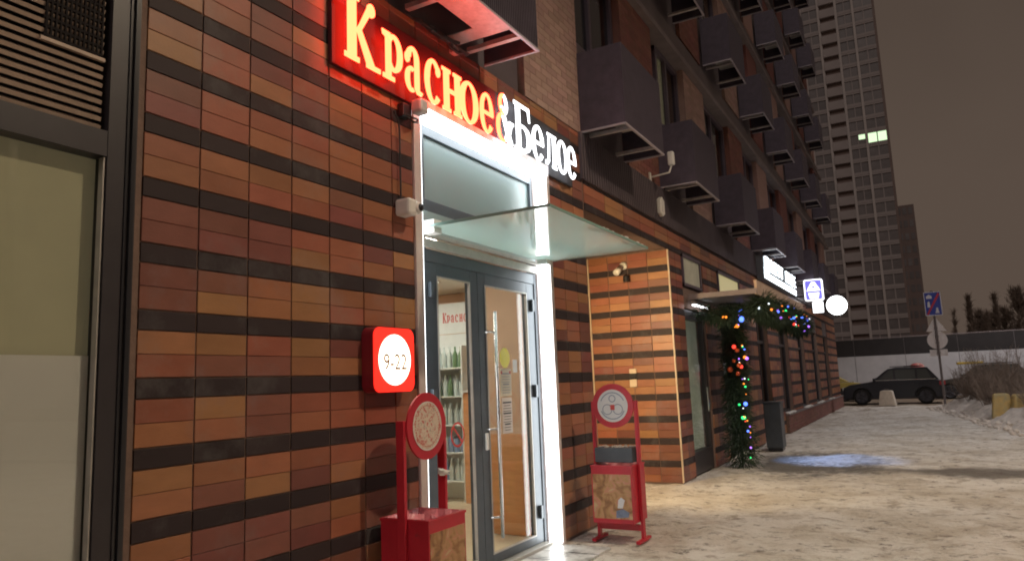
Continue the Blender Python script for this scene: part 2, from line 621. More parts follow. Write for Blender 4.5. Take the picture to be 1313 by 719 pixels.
def clad(a0, a1, z0, z1, plane, first, w, skip=None):
    """plane 'y': facade at Y=0, a = X ; plane 'x': end face at X=XP, a = distance from the inner corner"""
    k = math.floor((a0 - first) / w)
    while True:
        u0 = first + k * w
        u1 = u0 + w
        k += 1
        if u0 > a1 - 0.02:
            break
        c0, c1 = max(u0 + 0.0045, a0), min(u1 - 0.0045, a1)
        if c1 - c0 < 0.03:
            continue
        last = 'orange'
        for (cz, h, dk) in COURSES:
            last = last if random.random() < 0.45 else tone()
            b0, b1 = max(cz, z0), min(cz + h, z1)
            if b1 - b0 < 0.02:
                continue
            if skip and skip(c0, c1, b0, b1):
                continue
            if plane == 'y':
                org, rz = (c0, 0.0, b0), 0.0
                ends = ((c0, 0, b0), (c1, 0, b1), (c0, 0, b1), (c1, 0, b0))
            else:
                org, rz = (XP, 1.294 - c0, b0), -math.pi / 2
                ends = ((XP, 1.294 - c0, b0), (XP, 1.294 - c1, b1), (XP, 1.294 - c0, b1), (XP, 1.294 - c1, b0))
            px = [project(e) for e in ends]
            inside = all(-40 < q[0] < 1353 and -40 < q[1] < 760 for q in px)
            area = (max(q[0] for q in px) - min(q[0] for q in px)) * (b1 - b0) / px[0][2] if inside else 0.0
            tiles.append((org, rz, c1 - c0, b1 - b0, 'dark' if dk else last, area))


clad(2.088, 4.235, 0.025, 4.35, 'y', X1, COLW)
clad(4.235, 6.485, 3.725, 4.35, 'y', X1, COLW)
clad(6.485, 7.44, 0.025, 4.35, 'y', X1, COLW)
clad(0.0, 1.294, 0.025, 3.44, 'x', 0.0, 1.294 / 4)
clad(XP + 0.03, 11.30, 0.025, 3.46, 'y', XP + 0.03, 0.345)
clad(7.46, 35.0, 3.46, 3.80, 'y', X1, COLW * 2)
for a, c in PIERS:
    clad(a, c, 0.025, 3.46, 'y', a, COLW)
tiles.sort(key=lambda t: -t[5])
shared = {}
rest = {k: MB() for k in TONES}
for n, (org, rz, w, h, tn, ar) in enumerate(tiles):
    if n < 300:
        key = (round(w, 3), round(h, 3), tn)
        if key not in shared:
            shared[key] = MB().bbox(0, w, 0, 0.020, 0, h, 0.002).mesh('tile', M['tile_' + tn])
        o = bpy.data.objects.new('tile', shared[key])
        link(o, main_wall)
        o.location = (org[0], org[1] + random.uniform(-0.0015, 0.0015), org[2])
        o.rotation_euler = (0, 0, rz)
    else:
        mbb = rest[tn]
        b = len(mbb.v)
        mbb.bbox(0, w, 0, 0.020, 0, h, 0.004)
        cz, sz = math.cos(rz), math.sin(rz)
        for i in range(b, len(mbb.v)):
            x, y, z = mbb.v[i]
            mbb.v[i] = (org[0] + x * cz - y * sz, org[1] + x * sz + y * cz, org[2] + z)
for k in rest:
    o = rest[k].build('tile_cladding', M['clad_' + k], bld)
    o['kind'] = 'stuff'
# pale metal trim on the corner of the end face
MB().box(XP - 0.006, XP + 0.028, -0.012, 0.006, 0.02, 3.45).build('corner_trim', M['trim'], bld)
MB().box(XP - 0.012, XP + 0.004, 1.296, 1.310, 0.02, 3.45).build('corner_trim', M['trim'], bld)

# low brick plinth under the far windows, with snow on the sill
pl = MB()
z = 0.0
row = 0
while z < 0.45:
    x = 20.0 + (0.12 if row % 2 else 0)
    while x < 35:
        pl.bbox(x, min(35.0, x + 0.245), -0.075, 0.02, z + 0.004, z + 0.070, 0.005)
        x += 0.255
    z += 0.075
    row += 1
o = pl.build('plinth_bricks', M['redbrick'], bld)
o['kind'] = 'stuff'
MB().box(19.995, 35.0, -0.068, 0.39, 0.0, 0.44).build('plinth', M['mortar'], bld)
MB().box(19.99, 35.01, -0.10, 0.39, 0.452, 0.50).build('sill', M['ledge'], bld)
for (a, c) in [(20.05, 21.4), (23.4, 24.6), (26.7, 28.1), (30.2, 31.5)]:
    s = MB()
    n = 14
    for i in range(n):
        t = i / (n - 1)
        s.ball((a + (c - a) * t, -0.03 + random.uniform(-0.02, 0.02), 0.50), random.uniform(0.05, 0.085), 8, 0, 0.5)
    s.build('sill_snow', M['snow'], bld, smooth=True)

# ground floor shop windows between the piers
GFW = [(13.6, 15.62, 0.02), (17.05, 18.4, 0.02), (20.0, 21.5, 0.5), (23.3, 24.7, 0.5), (26.6, 28.2, 0.5), (30.1, 31.6, 0.5)]
M['interior_dim'] = mat('dim_shop_interior', (0.40, 0.37, 0.28), 0.9, var=0.4, scale=1.5)
_b = M['interior_dim'].node_tree.nodes['Principled BSDF']   # glow put into the blind for a lit room behind
_b.inputs['Emission Color'].default_value = (0.9, 0.85, 0.62, 1)
_b.inputs['Emission Strength'].default_value = 0.06
for (a, c, z0) in GFW:
    w = MB()
    for (p0, p1) in ((a, a + 0.09), (c - 0.09, c), ((a + c) / 2 - 0.03, (a + c) / 2 + 0.03)):
        w.box(p0, p1, 0.10, 0.18, z0, 2.9)
    for zz in (z0, 2.25, 2.84):
        w.box(a, c, 0.098, 0.182, zz, zz + 0.07)
    fr = w.build('window', M['winframe'], bld)
    MB().box(a, c, 0.135, 0.145, z0 + 0.05, 2.86).build('pane', M['pane_dark'], fr)
    MB().box(a, a + (c - a) * 0.45, 0.30, 0.32, z0, 2.9).build('blind', M['interior_dim'], fr)
    MB().box(a - 0.01, c + 0.01, 0.36, 0.38, z0, 2.9).build('dark_room', M['render_grey'], fr)
    MB().box(a - 0.01, c + 0.01, 0.02, 0.30, 2.905, 3.46).build('lintel_panel', M['render_grey'], bld)
# upper transom lights beside the canopy: a dull one and one lit yellow
for (a, c, z0, z1, mt, nm) in [(11.32, 12.42, 2.97, 3.49, M['interior_dim'], 'pane'), (13.66, 15.5, 2.97, 3.49, M['warm_pane'], 'pane')]:
    w = MB()
    w.box(a, a + 0.05, -0.02, 0.06, z0, z1).box(c - 0.05, c, -0.02, 0.06, z0, z1).box(a, c, -0.022, 0.062, z0, z0 + 0.05).box(a, c, -0.022, 0.062, z1 - 0.05, z1)
    fr = w.build('transom_window', M['winframe2'], bld)
    MB().box(a + 0.05, c - 0.05, 0.005, 0.015, z0 + 0.05, z1 - 0.05).build(nm, mt, fr)

# ribbed dark fascia above the shops
fa = MB()
x = 7.40
while x < 35:
    fa.box(x, x + 0.045, -0.035, 0.0, 3.805, 4.36)
    fa.box(x + 0.045, x + 0.075, -0.018, 0.0, 3.808, 4.357)
    x += 0.075
o = fa.build('fascia_ribs', M['fascia'], bld)
o['kind'] = 'stuff'

# ---- upper storeys ------------------------------------------------
PITCH = 3.2
FLOORS = 8
PX = [6.13, 9.1, 12.3, 15.8, 18.95, 22.35, 25.8, 29.2, 32.6]
PWID = 1.38
up = MB()
up.box(1.0, 35.0, 0.301, 6.0, 4.36, 4.36 + FLOORS * PITCH)
up.build('upper_wall', M['render_grey'], bld)
for k in range(FLOORS):
    zk = 4.36 + k * PITCH
    MB().box(1.0, 35.05, -0.10, 0.30, zk + 2.60, zk + 2.70).build('ledge', M['ledge'], bld)
    MB().box(1.0, 35.02, 0.02, 0.30, zk + 2.70, zk + PITCH - 0.01).build('spandrel', M['render_grey'], bld)
    for i, x0 in enumerate(PX):
        beige = (i + k) % 2 == 0
        mt = M['beige'] if beige else M['redbrick']
        pm = MB()
        z0, z1 = zk + 0.004, zk + 2.598
        if k < 2 and i < 4:              # near piers: single bricks laid in courses
            zz, row = z0, 0
            while zz < z1 - 0.02:
                xx = x0 - (0.13 if row % 2 else 0)
                while xx < x0 + PWID:
                    a, c = max(xx, x0), min(xx + 0.252, x0 + PWID)
                    if c - a > 0.03:
                        pm.bbox(a, c - 0.004, 0.0, 0.03, zz, min(zz + 0.071, z1), 0.002)
                    xx += 0.26
                zz += 0.076
                row += 1
            pm.box(x0 + 0.003, x0 + PWID - 0.003, 0.005, 0.30, z0, z1)
        else:
            pm.box(x0, x0 + PWID, 0.0, 0.30, z0, z1)
        po = pm.build('brick_pier', mt, bld)
        if k < 2 and i < 4:
            po['kind'] = 'stuff'
    MB().box(1.0, PX[0] - 0.04, 0.06, 0.28, zk + 0.01, zk + 2.59).build('parapet_panel', M['fascia'], bld)
    # a window in each bay between two piers
    for i in range(len(PX) - 1):
        a, c = PX[i] + PWID + 0.04, PX[i + 1] - 0.04
        if i == 1 and k == 0:
            a = 11.0
        z0, z1 = zk + 1.18, zk + 2.56
        w = MB()
        for (p0, p1) in ((a, a + 0.08), (c - 0.08, c), (a + (c - a) * 0.42, a + (c - a) * 0.42 + 0.07)):
            w.box(p0, p1, 0.10, 0.20, z0, z1)
        for zz in (z0, z1 - 0.08):
            w.box(a, c, 0.098, 0.202, zz, zz + 0.08)
        fr = w.build('window', M['winframe2'], bld)
        lit = (i, k) in ((1, 0), (6, 3))
        MB().box(a + 0.02, c - 0.02, 0.145, 0.155, z0 + 0.04, z1 - 0.04).build('pane', M['pane_dark'], fr)
        if lit:
            MB().box(a + (c - a) * 0.22, a + (c - a) * 0.41, 0.165, 0.175, z0 + 0.06, z1 - 0.06).build('lit_curtain', M['warm_pane'], fr)
        MB().box(a, c, 0.06, 0.28, zk + 0.01, z0 - 0.01).build('parapet_panel', M['fascia'], bld)

# ---- large window with louvre grille at the start of the facade ---------
win = MB()
win.box(1.905, 2.046, -0.015, 0.12, 0.0, 4.355)
win.box(-3.0, 1.905, -0.012, 0.12, 2.625, 2.745)
win.box(-3.0, 1.905, -0.010, 0.12, 0.0, 0.12)
win.box(-3.0, 1.905, -0.010, 0.12, 4.45, 4.6)
win.box(-3.0, -2.86, -0.014, 0.12, 0.0, 4.355)
big = win.build('shop_window', M['winframe'], bld)
MB().box(2.012, 2.030, -0.030, -0.016, 0.0, 4.6).box(1.99, 2.001, -0.022, -0.016, 0.0, 4.6).build('frame_profile', M['black_plastic'], big)
MB().box(1.893, 1.900, -0.005, 0.03, 0.12, 2.62).build('seal_strip', M['alu_pale'], big)
MB().box(-2.86, 1.90, 0.040, 0.046, 0.12, 2.625).build('pane', M['pane'], big)
M['film'] = glass('snow_reflection_layer', (0.85, 0.85, 0.82), 0.10, 1.0, film=((0.86, 0.78, 0.74), 0.9, 0.12))  # pale layer painted in place of the snow reflected in the lower glass
MB().box(-2.86, 1.895, 0.050, 0.052, 0.12, 1.72).build('reflection_layer', M['film'], big)
M['blind'] = mat('olive_roller_blind', (0.42, 0.36, 0.235), 0.9, var=0.08, scale=2)
_b = M['blind'].node_tree.nodes['Principled BSDF']          # faint glow added to the blind itself, no lamp behind
_b.inputs['Emission Color'].default_value = (1.0, 0.82, 0.48, 1)
_b.inputs['Emission Strength'].default_value = 0.035
MB().box(-2.86, 1.94, 0.075, 0.080, 0.12, 2.63).build('roller_blind', M['blind'], big)
M['slat'] = mat('brown_louvre_metal', (0.36, 0.27, 0.21), 0.5, metal=0.1, var=0.15, scale=5)
zz = 2.765
while zz < 3.72:
    sl = MB()
    sl.prism([(0.012, zz + 0.004), (0.018, zz - 0.014), (0.075, zz + 0.026), (0.070, zz + 0.036)], -2.86, 1.885, 'x')
    sl.build('slat', M['slat'], big)
    zz += 0.0405
MB().box(-2.86, 1.885, 0.10, 0.11, 2.74, 4.46).build('louvre_backing', M['winframe'], big)
gr = MB()
for i in range(13):
    gr.box(1.62 + i * 0.0205, 1.628 + i * 0.0205, 0.004, 0.016, 3.10, 3.62)
for i in range(14):
    gr.box(1.615, 1.876, 0.006, 0.018, 3.10 + i * 0.040, 3.112 + i * 0.040)
gr.box(1.615, 1.876, 0.018, 0.022, 3.10, 3.62)
gr.build('vent_grille', mat('black_vent_metal', (0.014, 0.011, 0.011), 0.8, spec=0.2), big)
MB().box(1.60, 1.885, 0.000, 0.020, 3.075, 3.092).build('grille_rim', M['slat'], big)
MB().box(-3.0, 2.05, 0.25, 0.30, 0.0, 4.6).build('wall', M['mortar'], bld)

# ================================================================== SHOP ENTRANCE
ent = thing('shop_entrance', 'tall glazed double door in a glowing white light portal', 'door', (5.38, 0.0, 0.0))
EX = -5.38


def ebox(*b):
    x0, x1, y0, y1, z0, z1 = b
    return MB().box(x0 + EX, x1 + EX, y0, y1, z0, z1)


ebox(4.240, 4.328, -0.018, 0.30, 0.0, 3.72).build('portal_jamb', M['jamb'], ent, bevel=0.004)
ebox(6.430, 6.486, -0.045, 0.30, 0.0, 3.72).build('portal_jamb', M['jamb'], ent, bevel=0.004)
ebox(4.328, 6.430, -0.040, 0.30, 3.650, 3.72).build('portal_head', M['jamb'], ent, bevel=0.004)
ebox(4.330, 6.428, -0.050, 0.105, 3.598, 3.648).build('light_strip', M['led'], ent)
ebox(6.414, 6.428, -0.030, 0.095, 0.03, 3.596).build('light_strip', M['led'], ent)
ebox(4.330, 4.342, -0.008, 0.105, 0.03, 3.596).build('light_strip', M['led'], ent)
# fixed frame
f = MB()
for b in [(4.344, 4.55, 0.12, 0.20, 0.0, 3.632), (6.37, 6.412, 0.12, 0.20, 0.0, 3.632), (4.55, 6.37, 0.122, 0.20, 2.50, 2.60),
          (4.55, 6.37, 0.122, 0.20, 2.90, 3.00), (4.55, 6.37, 0.122, 0.20, 3.53, 3.632)]:
    x0, x1, y0, y1, z0, z1 = b
    f.box(x0 + EX, x1 + EX, y0, y1, z0, z1)
f.build('door_frame', M['alu'], ent, bevel=0.003)
ebox(4.36, 6.40, 0.090, 0.121, 2.605, 2.675).build('head_rail', M['alu_pale'], ent, bevel=0.004)
ebox(4.36, 6.40, 0.075, 0.121, 2.690, 2.720).build('head_rail', M['alu_pale'], ent, bevel=0.004)
ebox(4.36, 6.40, 0.110, 0.121, 2.722, 2.90).build('head_panel', M['transom_pane'], ent)
tw = ebox(4.55, 6.37, 0.150, 0.158, 3.00, 3.53).build('transom_window', M['transom_pane'], ent)
ebox(4.50, 6.40, 0.24, 0.28, 2.92, 3.64).build('transom_backing', mat('pale_backing', (0.36, 0.42, 0.42), 0.8), ent)
ebox(4.36, 6.40, 0.05, 0.22, -0.02, 0.035).build('threshold', M['alu_pale'], ent, bevel=0.004)


def leaf(x0, x1, g0, g1, name):
    fr = MB()
    z0, z1, gz0, gz1 = 0.04, 2.498, 0.115, 2.40
    for b in [(x0, g0, z0, z1), (g1, x1, z0, z1), (g0, g1, z0, gz0), (g0, g1, gz1, z1)]:
        fr.box(b[0] + EX, b[1] + EX, 0.130, 0.185, b[2], b[3])
    lf = fr.build(name, M['alu'], ent, bevel=0.003)
    ebox(g0 - 0.005, g1 + 0.005, 0.152, 0.160, gz0 - 0.005, gz1 + 0.005).build('pane', M['pane_door'], lf)
    bead = MB()
    for b in [(g0, g0 + 0.012, gz0, gz1), (g1 - 0.012, g1, gz0, gz1), (g0 + 0.012, g1 - 0.012, gz0, gz0 + 0.012), (g0 + 0.012, g1 - 0.012, gz1 - 0.012, gz1)]:
        bead.box(b[0] + EX, b[1] + EX, 0.126, 0.150, b[2], b[3])
    bead.build('glazing_bead', M['alu_pale'], lf)
    return lf


l1 = leaf(4.555, 5.305, 4.70, 5.19, 'door_leaf')
l2 = leaf(5.312, 6.365, 5.43, 6.215, 'door_leaf')
# pull handles: long steel bars on stand-offs
for lf, hx, sx in ((l2, 5.465, 5.39),):
    h = MB()
    h.tube((hx + EX, 0.055, 0.25), (hx + EX, 0.055, 2.16), 0.015, n=12)
    for z in (0.42, 1.15, 1.98):
        h.tube((hx + EX, 0.055, z), (sx + EX, 0.135, z), 0.009, n=8)
    h.build('handle', M['chrome'], lf, smooth=True)
for lf, hx in ((l1, 4.60), (l2, 6.30)):
    for z in (0.32, 1.45, 2.28):
        hb = MB().box(hx + EX - 0.02, hx + EX + 0.025, 0.10, 0.131, z - 0.06, z + 0.06)
        hb.build('hinge', M['alu'], lf, bevel=0.004)
MB().box(5.36 + EX, 5.40 + EX, 0.115, 0.131, 0.98, 1.12).build('lock_plate', M['white_plastic'], l2, bevel=0.003)

# stickers and notices on the door glass
GY = 0.1515


def disc(cx, cz, r, y0, y1, n=28, sx=1.0):
    return [(cx + sx * r * math.cos(2 * math.pi * i / n), cz + r * math.sin(2 * math.pi * i / n)) for i in range(n)], y0, y1


def ring_mb(mb, cx, cz, r0, r1, y0, y1, n=28, m=0):
    for i in range(n):
        a, c = 2 * math.pi * i / n, 2 * math.pi * (i + 1) / n
        q = [(cx + r0 * math.cos(a), cz + r0 * math.sin(a)), (cx + r1 * math.cos(a), cz + r1 * math.sin(a)),
             (cx + r1 * math.cos(c), cz + r1 * math.sin(c)), (cx + r0 * math.cos(c), cz + r0 * math.sin(c))]
        mb.face([(p[0], y0, p[1]) for p in q], m)
    return mb


M['yellow'] = mat('yellow_sticker', (0.80, 0.70, 0.02), 0.5, var=0.04)
M['sticker_red'] = mat('red_print', (0.55, 0.06, 0.05), 0.5, var=0.05)
M['ink'] = mat('black_print', (0.03, 0.03, 0.03), 0.6)
M['greyprint'] = mat('grey_print', (0.34, 0.33, 0.32), 0.7, var=0.2, scale=30)
o = MB().prism(*disc(0, 0, 0.092, -0.0012, 0.0)).build('round_sticker', M['yellow'])
o.location = (5.78, GY, 1.765)
tag(o, 'plain yellow round sticker on the glass of the wider door leaf', 'sticker')
ns = thing('no_smoking_sticker', 'no smoking sticker with red ring on the narrower door leaf', 'sticker', (4.97, GY, 1.14))
ring_mb(MB(), 0, 0, 0.082, 0.100, -0.0016, 0).build('red_ring', M['sticker_red'], ns)
MB().prism([(-0.062, -0.028), (0.030, -0.028), (0.030, -0.008), (-0.062, -0.008)], -0.0012, 0).build('cigarette', M['ink'], ns)
MB().prism([(-0.066, 0.054), (-0.054, 0.066), (0.066, -0.054), (0.054, -0.066)], -0.0022, -0.0016).build('red_bar', M['sticker_red'], ns)


def notice(cx, z0, z1, w, label, mt, head=True):
    n = thing('paper_notice', label, 'notice', (cx, GY, z0))
    h = z1 - z0
    MB().box(-w / 2, w / 2, -0.0014, 0.0, 0, h).build('sheet', mt, n)
    ln = MB()
    z = h - 0.05
    k = 0
    while z > 0.02:
        ww = w * random.uniform(0.55, 0.84)
        ln.box(-ww / 2, ww / 2, -0.0024, -0.0015, z, z + (0.014 if k % 4 == 0 else 0.006))
        z -= 0.024
        k += 1
    ln.build('print', M['ink'] if not head else M['greyprint'], n)
    if head:
        MB().box(-w / 2 + 0.01, -w / 2 + 0.035, -0.0026, -0.0015, h - 0.045, h - 0.02).box(w / 2 - 0.035, w / 2 - 0.01, -0.0026, -0.0015, h - 0.045, h - 0.02).build('red_mark', M['sticker_red'], n)
    return n


M['cream_paper'] = mat('cream_paper', (0.66, 0.58, 0.44), 0.8, var=0.06)
M['grey_paper'] = mat('grey_paper', (0.52, 0.46, 0.42), 0.8, var=0.06)
notice(5.785, 1.42, 1.665, 0.20, 'cream notice sheet with red corner marks under the yellow sticker', M['cream_paper'])
notice(5.790, 1.09, 1.405, 0.18, 'grey printed sheet hanging below the cream notice on the door', M['grey_paper'], False)
o = MB().box(-0.04, 0.04, -0.0016, 0, -0.06, 0.06).box(-0.02, 0.02, -0.0026, -0.0017, -0.02, 0.03).build('small_sticker', [M['paper']])
o.location = (5.965, GY, 1.69)
tag(o, 'small white square sticker beside the yellow one on the door glass', 'sticker')

# ---- shop interior seen through the doors ---------------------------
M['peach'] = mat('peach_wall_paint', (0.62, 0.43, 0.30), 0.7, var=0.06, scale=3)
M['orange_panel'] = mat('orange_wood_panel', (0.60, 0.29, 0.12), 0.5, var=0.14, scale=4, stretch=(1, 1, 6))
M['cream_floor'] = mat('cream_floor_tiles', (0.60, 0.52, 0.36), 0.3, var=0.08, scale=4)
M['ceil'] = mat('white_ceiling', (0.75, 0.74, 0.70), 0.8, var=0.04)
M['shelf_white'] = mat('white_shelf', (0.66, 0.70, 0.68), 0.4, var=0.05)
fl = MB()
fl.box(3.5, 7.43, 0.21, 5.2, -0.02, 0.02)
fl.box(7.43, 9.2, 1.41, 5.2, -0.02, 0.02)
o = fl.build('shop_floor', M['cream_floor'])
o['kind'] = 'structure'
iw = MB()
iw.box(6.60, 6.68, 0.31, 1.06, 0.02, 2.92)          # vestibule wall behind the wide leaf
iw.box(9.12, 9.2, 1.42, 5.2, 0.02, 2.92)
iw.box(7.36, 7.43, 0.31, 1.45, 0.02, 2.92)
iw.box(7.43, 9.12, 1.41, 1.45, 0.02, 2.92)
iw.box(3.5, 9.12, 5.12, 5.2, 0.02, 2.92)
iw.box(3.5, 3.58, 0.31, 5.12, 0.02, 2.92)
o = iw.build('shop_wall', M['peach'])
o['kind'] = 'structure'
o = MB().box(3.5, 7.43, 0.302, 5.2, 2.922, 2.97).box(7.43, 9.2, 1.402, 5.2, 2.922, 2.97).build('shop_ceiling', M['ceil'])
o['kind'] = 'structure'
o = MB().box(6.585, 6.598, 0.32, 1.05, 0.03, 1.02).build('wainscot_panel', M['orange_panel'])
tag(o, 'orange wood panelling on the inner wall behind the wide door leaf', 'panel')
# lit ceiling panels inside the shop
M['panel_light'] = emit('ceiling_light_panel', (1.0, 0.93, 0.82), 22.0)
for (x, y) in [(5.3, 1.0), (5.3, 2.6), (7.6, 2.6), (7.6, 4.0)]:
    t = thing('ceiling_light', 'square lit ceiling panel inside the shop', 'light', (x, y, 2.90), 0, 'ceiling lights in the shop')
    MB().box(-0.28, 0.28, -0.28, 0.28, 0.006, 0.02).build('diffuser', M['panel_light'], t)
    MB().box(-0.30, -0.281, -0.30, 0.30, 0.0, 0.021).box(0.281, 0.30, -0.30, 0.30, 0.0, 0.021).box(-0.281, 0.281, -0.30, -0.281, 0.0, 0.021).box(-0.281, 0.281, 0.281, 0.30, 0.0, 0.021).build('frame', M['white_plastic'], t)


# ================================================================== serif letters (drawn as outlines)
def ell(cx, cz, rx, rz, a0, a1, n):
    return [(cx + rx * math.cos(rad(a0 + (a1 - a0) * i / n)), cz + rz * math.sin(rad(a0 + (a1 - a0) * i / n))) for i in range(n + 1)]


def arcband(cx, cz, rx, rz, tx, tz, a0, a1, n=18):
    """thick arc: thickness tx at the sides, tz at top and bottom -> list of quads"""
    out = ell(cx, cz, rx, rz, a0, a1, n)
    inn = ell(cx, cz, rx - tx, rz - tz, a0, a1, n)
    return [[out[i], out[i + 1], inn[i + 1], inn[i]] for i in range(n)]


def R_(x0, x1, z0, z1):
    return [(x0, z0), (x1, z0), (x1, z1), (x0, z1)]


def glyph(ch):
    """list of convex pieces; x-height 1, cap height 1.34, width about 0.7"""
    s, t = 0.20, 0.075
    if ch == 'К':
        return [R_(0.06, 0.30, 0.0, 1.34), R_(-0.02, 0.38, 0.0, 0.10), R_(-0.02, 0.38, 1.24, 1.34),
                [(0.30, 0.62), (0.37, 0.56), (0.72, 1.14), (0.60, 1.20)]] + \
            arcband(0.72, 1.20, 0.115, 0.14, 0.112, 0.137, 0, 360, 16) + \
            [[(0.30, 0.66), (0.38, 0.78), (0.86, 0.0), (0.62, 0.0)], R_(0.58, 0.98, 0.0, 0.09)]
    if ch == 'р':
        return [R_(0.10, 0.30, 0.0, 0.97), R_(0.0, 0.42, 0.0, 0.09), [(-0.02, 1.0), (0.0, 0.90), (0.12, 0.86), (0.30, 1.0)]] + \
            arcband(0.40, 0.60, 0.33, 0.40, 0.20, 0.09, -135, 135, 22)
    if ch == 'а':
        return [R_(0.42, 0.62, 0.10, 0.70), [(0.42, 0.10), (0.62, 0.10), (0.76, 0.08), (0.70, 0.0), (0.52, 0.0)]] + \
            arcband(0.34, 0.70, 0.28, 0.30, 0.20, 0.09, 0, 165, 16) + arcband(0.12, 0.72, 0.10, 0.12, 0.097, 0.117, 0, 360, 14) + \
            arcband(0.28, 0.27, 0.26, 0.28, 0.18, 0.08, 60, 300, 20)
    if ch == 'с':
        return arcband(0.38, 0.5, 0.38, 0.52, 0.21, 0.09, 50, 318, 26) + arcband(0.60, 0.78, 0.10, 0.12, 0.097, 0.117, 0, 360, 14)
    if ch == 'н':
        return [R_(0.06, 0.27, 0, 1), R_(0.50, 0.71, 0, 1), R_(0.27, 0.50, 0.46, 0.56), R_(0.0, 0.33, 0, 0.08), R_(0.44, 0.77, 0, 0.08), R_(0.0, 0.33, 0.92, 1), R_(0.44, 0.77, 0.92, 1)]
    if ch == 'о':
        return arcband(0.39, 0.5, 0.39, 0.52, 0.21, 0.075, 0, 360, 30)
    if ch == 'е':
        return arcband(0.38, 0.5, 0.38, 0.52, 0.20, 0.085, 0, 322, 28) + [R_(0.17, 0.74, 0.46, 0.55)]
    if ch == '&':
        return arcband(0.40, 1.02, 0.25, 0.30, 0.15, 0.085, 0, 360, 22) + arcband(0.34, 0.38, 0.36, 0.40, 0.18, 0.09, 75, 345, 26) + \
            [[(0.20, 0.92), (0.36, 0.98), (0.90, 0.02), (0.64, 0.0)], [(0.60, 0.18), (0.70, 0.10), (0.90, 0.58), (0.80, 0.62)], R_(0.70, 0.98, 0.56, 0.64)]
    if ch == 'Б':
        return [R_(0.08, 0.30, 0.0, 1.30), R_(0.0, 0.40, 0.0, 0.09), R_(0.0, 0.78, 1.22, 1.32), [(0.68, 1.22), (0.78, 1.22), (0.80, 0.92), (0.73, 0.92)],
                R_(0.30, 0.46, 0.66, 0.75), R_(0.30, 0.46, 0.0, 0.09)] + arcband(0.44, 0.375, 0.40, 0.375, 0.22, 0.09, -92, 92, 22)
    if ch == 'л':
        return [R_(0.50, 0.71, 0, 1), R_(0.44, 0.77, 0, 0.08), R_(0.16, 0.77, 0.92, 1), [(0.24, 0.94), (0.34, 0.94), (0.26, 0.14), (0.14, 0.05)],
                [(0.26, 0.16), (0.14, 0.03), (-0.02, 0.04), (0.0, 0.15)]]
    return []


def letter(ch, x, z, sx, sz, y0, depth, mt, parent, base=(0, 0, 0), keep=None):
    mb = MB()
    for i, poly in enumerate(glyph(ch)):
        if keep and not keep(sum(p[0] for p in poly) / len(poly)):
            continue
        e = 0.00025 * (i % 12)
        mb.prism([(x + p[0] * sx - base[0], z + p[1] * sz - base[2]) for p in poly], y0 - e - base[1], y0 + depth - base[1], 'y')
    return mb.build('letter', mt, parent)


SB = (5.2, 0.0, 3.67)
sg = thing('illuminated_shop_sign', 'large glowing shop sign with red and white serif letters above the entrance', 'sign', SB)
ROW = [('К', 3.385, 3.735, 0), ('р', 3.765, 3.992, 0), ('а', 4.010, 4.230, 0), ('с', 4.258, 4.470, 0), ('н', 4.490, 4.765, 0), ('о', 4.735, 5.025, 0),
       ('е', 5.050, 5.282, 0), ('&', 5.330, 5.640, 1), ('Б', 5.655, 5.985, 1), ('е', 6.000, 6.262, 1), ('л', 6.285, 6.545, 1), ('о', 6.545, 6.815, 1), ('е', 6.795, 7.045, 1)]
WID = {'К': 0.98, 'р': 0.74, 'а': 0.76, 'с': 0.72, 'н': 0.77, 'о': 0.78, 'е': 0.78, '&': 0.98, 'Б': 0.84, 'л': 0.77}
for ch, a, c, k in ROW:
    if ch == '&':        # left stroke red, right stroke white as on the sign
        letter(ch, a, SB[2], (c - a) / WID[ch], 0.345, -0.120, 0.008, M['letter_white'], sg, SB, lambda u: u >= 0.44)
        letter(ch, a, SB[2], (c - a) / WID[ch], 0.345, -0.120, 0.008, M['letter_red'], sg, SB, lambda u: u < 0.44)
        continue
    letter(ch, a, SB[2], (c - a) / WID[ch], 0.352, -0.120, 0.006 if k else 0.008, M['letter_white'] if k else M['letter_red'], sg, SB)
bp_ = MB().box(3.345 - 5.2, 5.46 - 5.2, -0.036, -0.002, 3.63 - 3.67, 4.17 - 3.67)  # red panel added to carry the letters' glow on the wall
bp_.build('backing_panel', M['sign_glow_red'], sg, bevel=0.004)
bp_ = MB().box(5.461 - 5.2, 7.10 - 5.2, -0.036, -0.002, 3.63 - 3.67, 4.17 - 3.67)
bp_.build('backing_panel', M['sign_grey'], sg, bevel=0.004)

# white board with the shop's lettering inside, bottle shelf below it
bd = thing('promo_board', 'white board with red serif lettering on the shop wall behind the door', 'sign', (8.70, 2.30, 2.0))
MB().box(-0.006, 0.012, -0.42, 0.62, 0.28, 0.72).build('board', M['shelf_white'], bd)
brd = MB()
xx = 0.53
for ch in 'Красное':
    for i, poly in enumerate(glyph(ch)):
        brd.prism([(xx - p[0] * 0.072, 0.44 + p[1] * 0.11) for p in poly], -0.010 - 0.0002 * (i % 9), -0.0062, 'x')
    xx -= 0.072
brd.build('lettering', M['sticker_red'], bd)
MB().box(0.0, 0.02, -0.42, 0.62, -0.85, 0.27).build('white_panel', M['shelf_white'], bd)
M['bottle_green'] = mat('green_glass_bottle', (0.14, 0.24, 0.13), 0.12, var=0.2)
M['bottle_blue'] = mat('blue_bottle', (0.20, 0.30, 0.46), 0.15, var=0.2)
M['bottle_white'] = mat('clear_bottle', (0.50, 0.58, 0.56), 0.12, var=0.1)
sh = thing('bottle_shelf', 'white display shelf with rows of bottles inside the shop', 'shelf', (8.35, 2.45, 0.02))
s = MB()
for z in (0.25, 0.62, 0.98, 1.36, 1.74):
    s.box(-0.14, 0.16, -0.22, 0.52, z, z + 0.02)
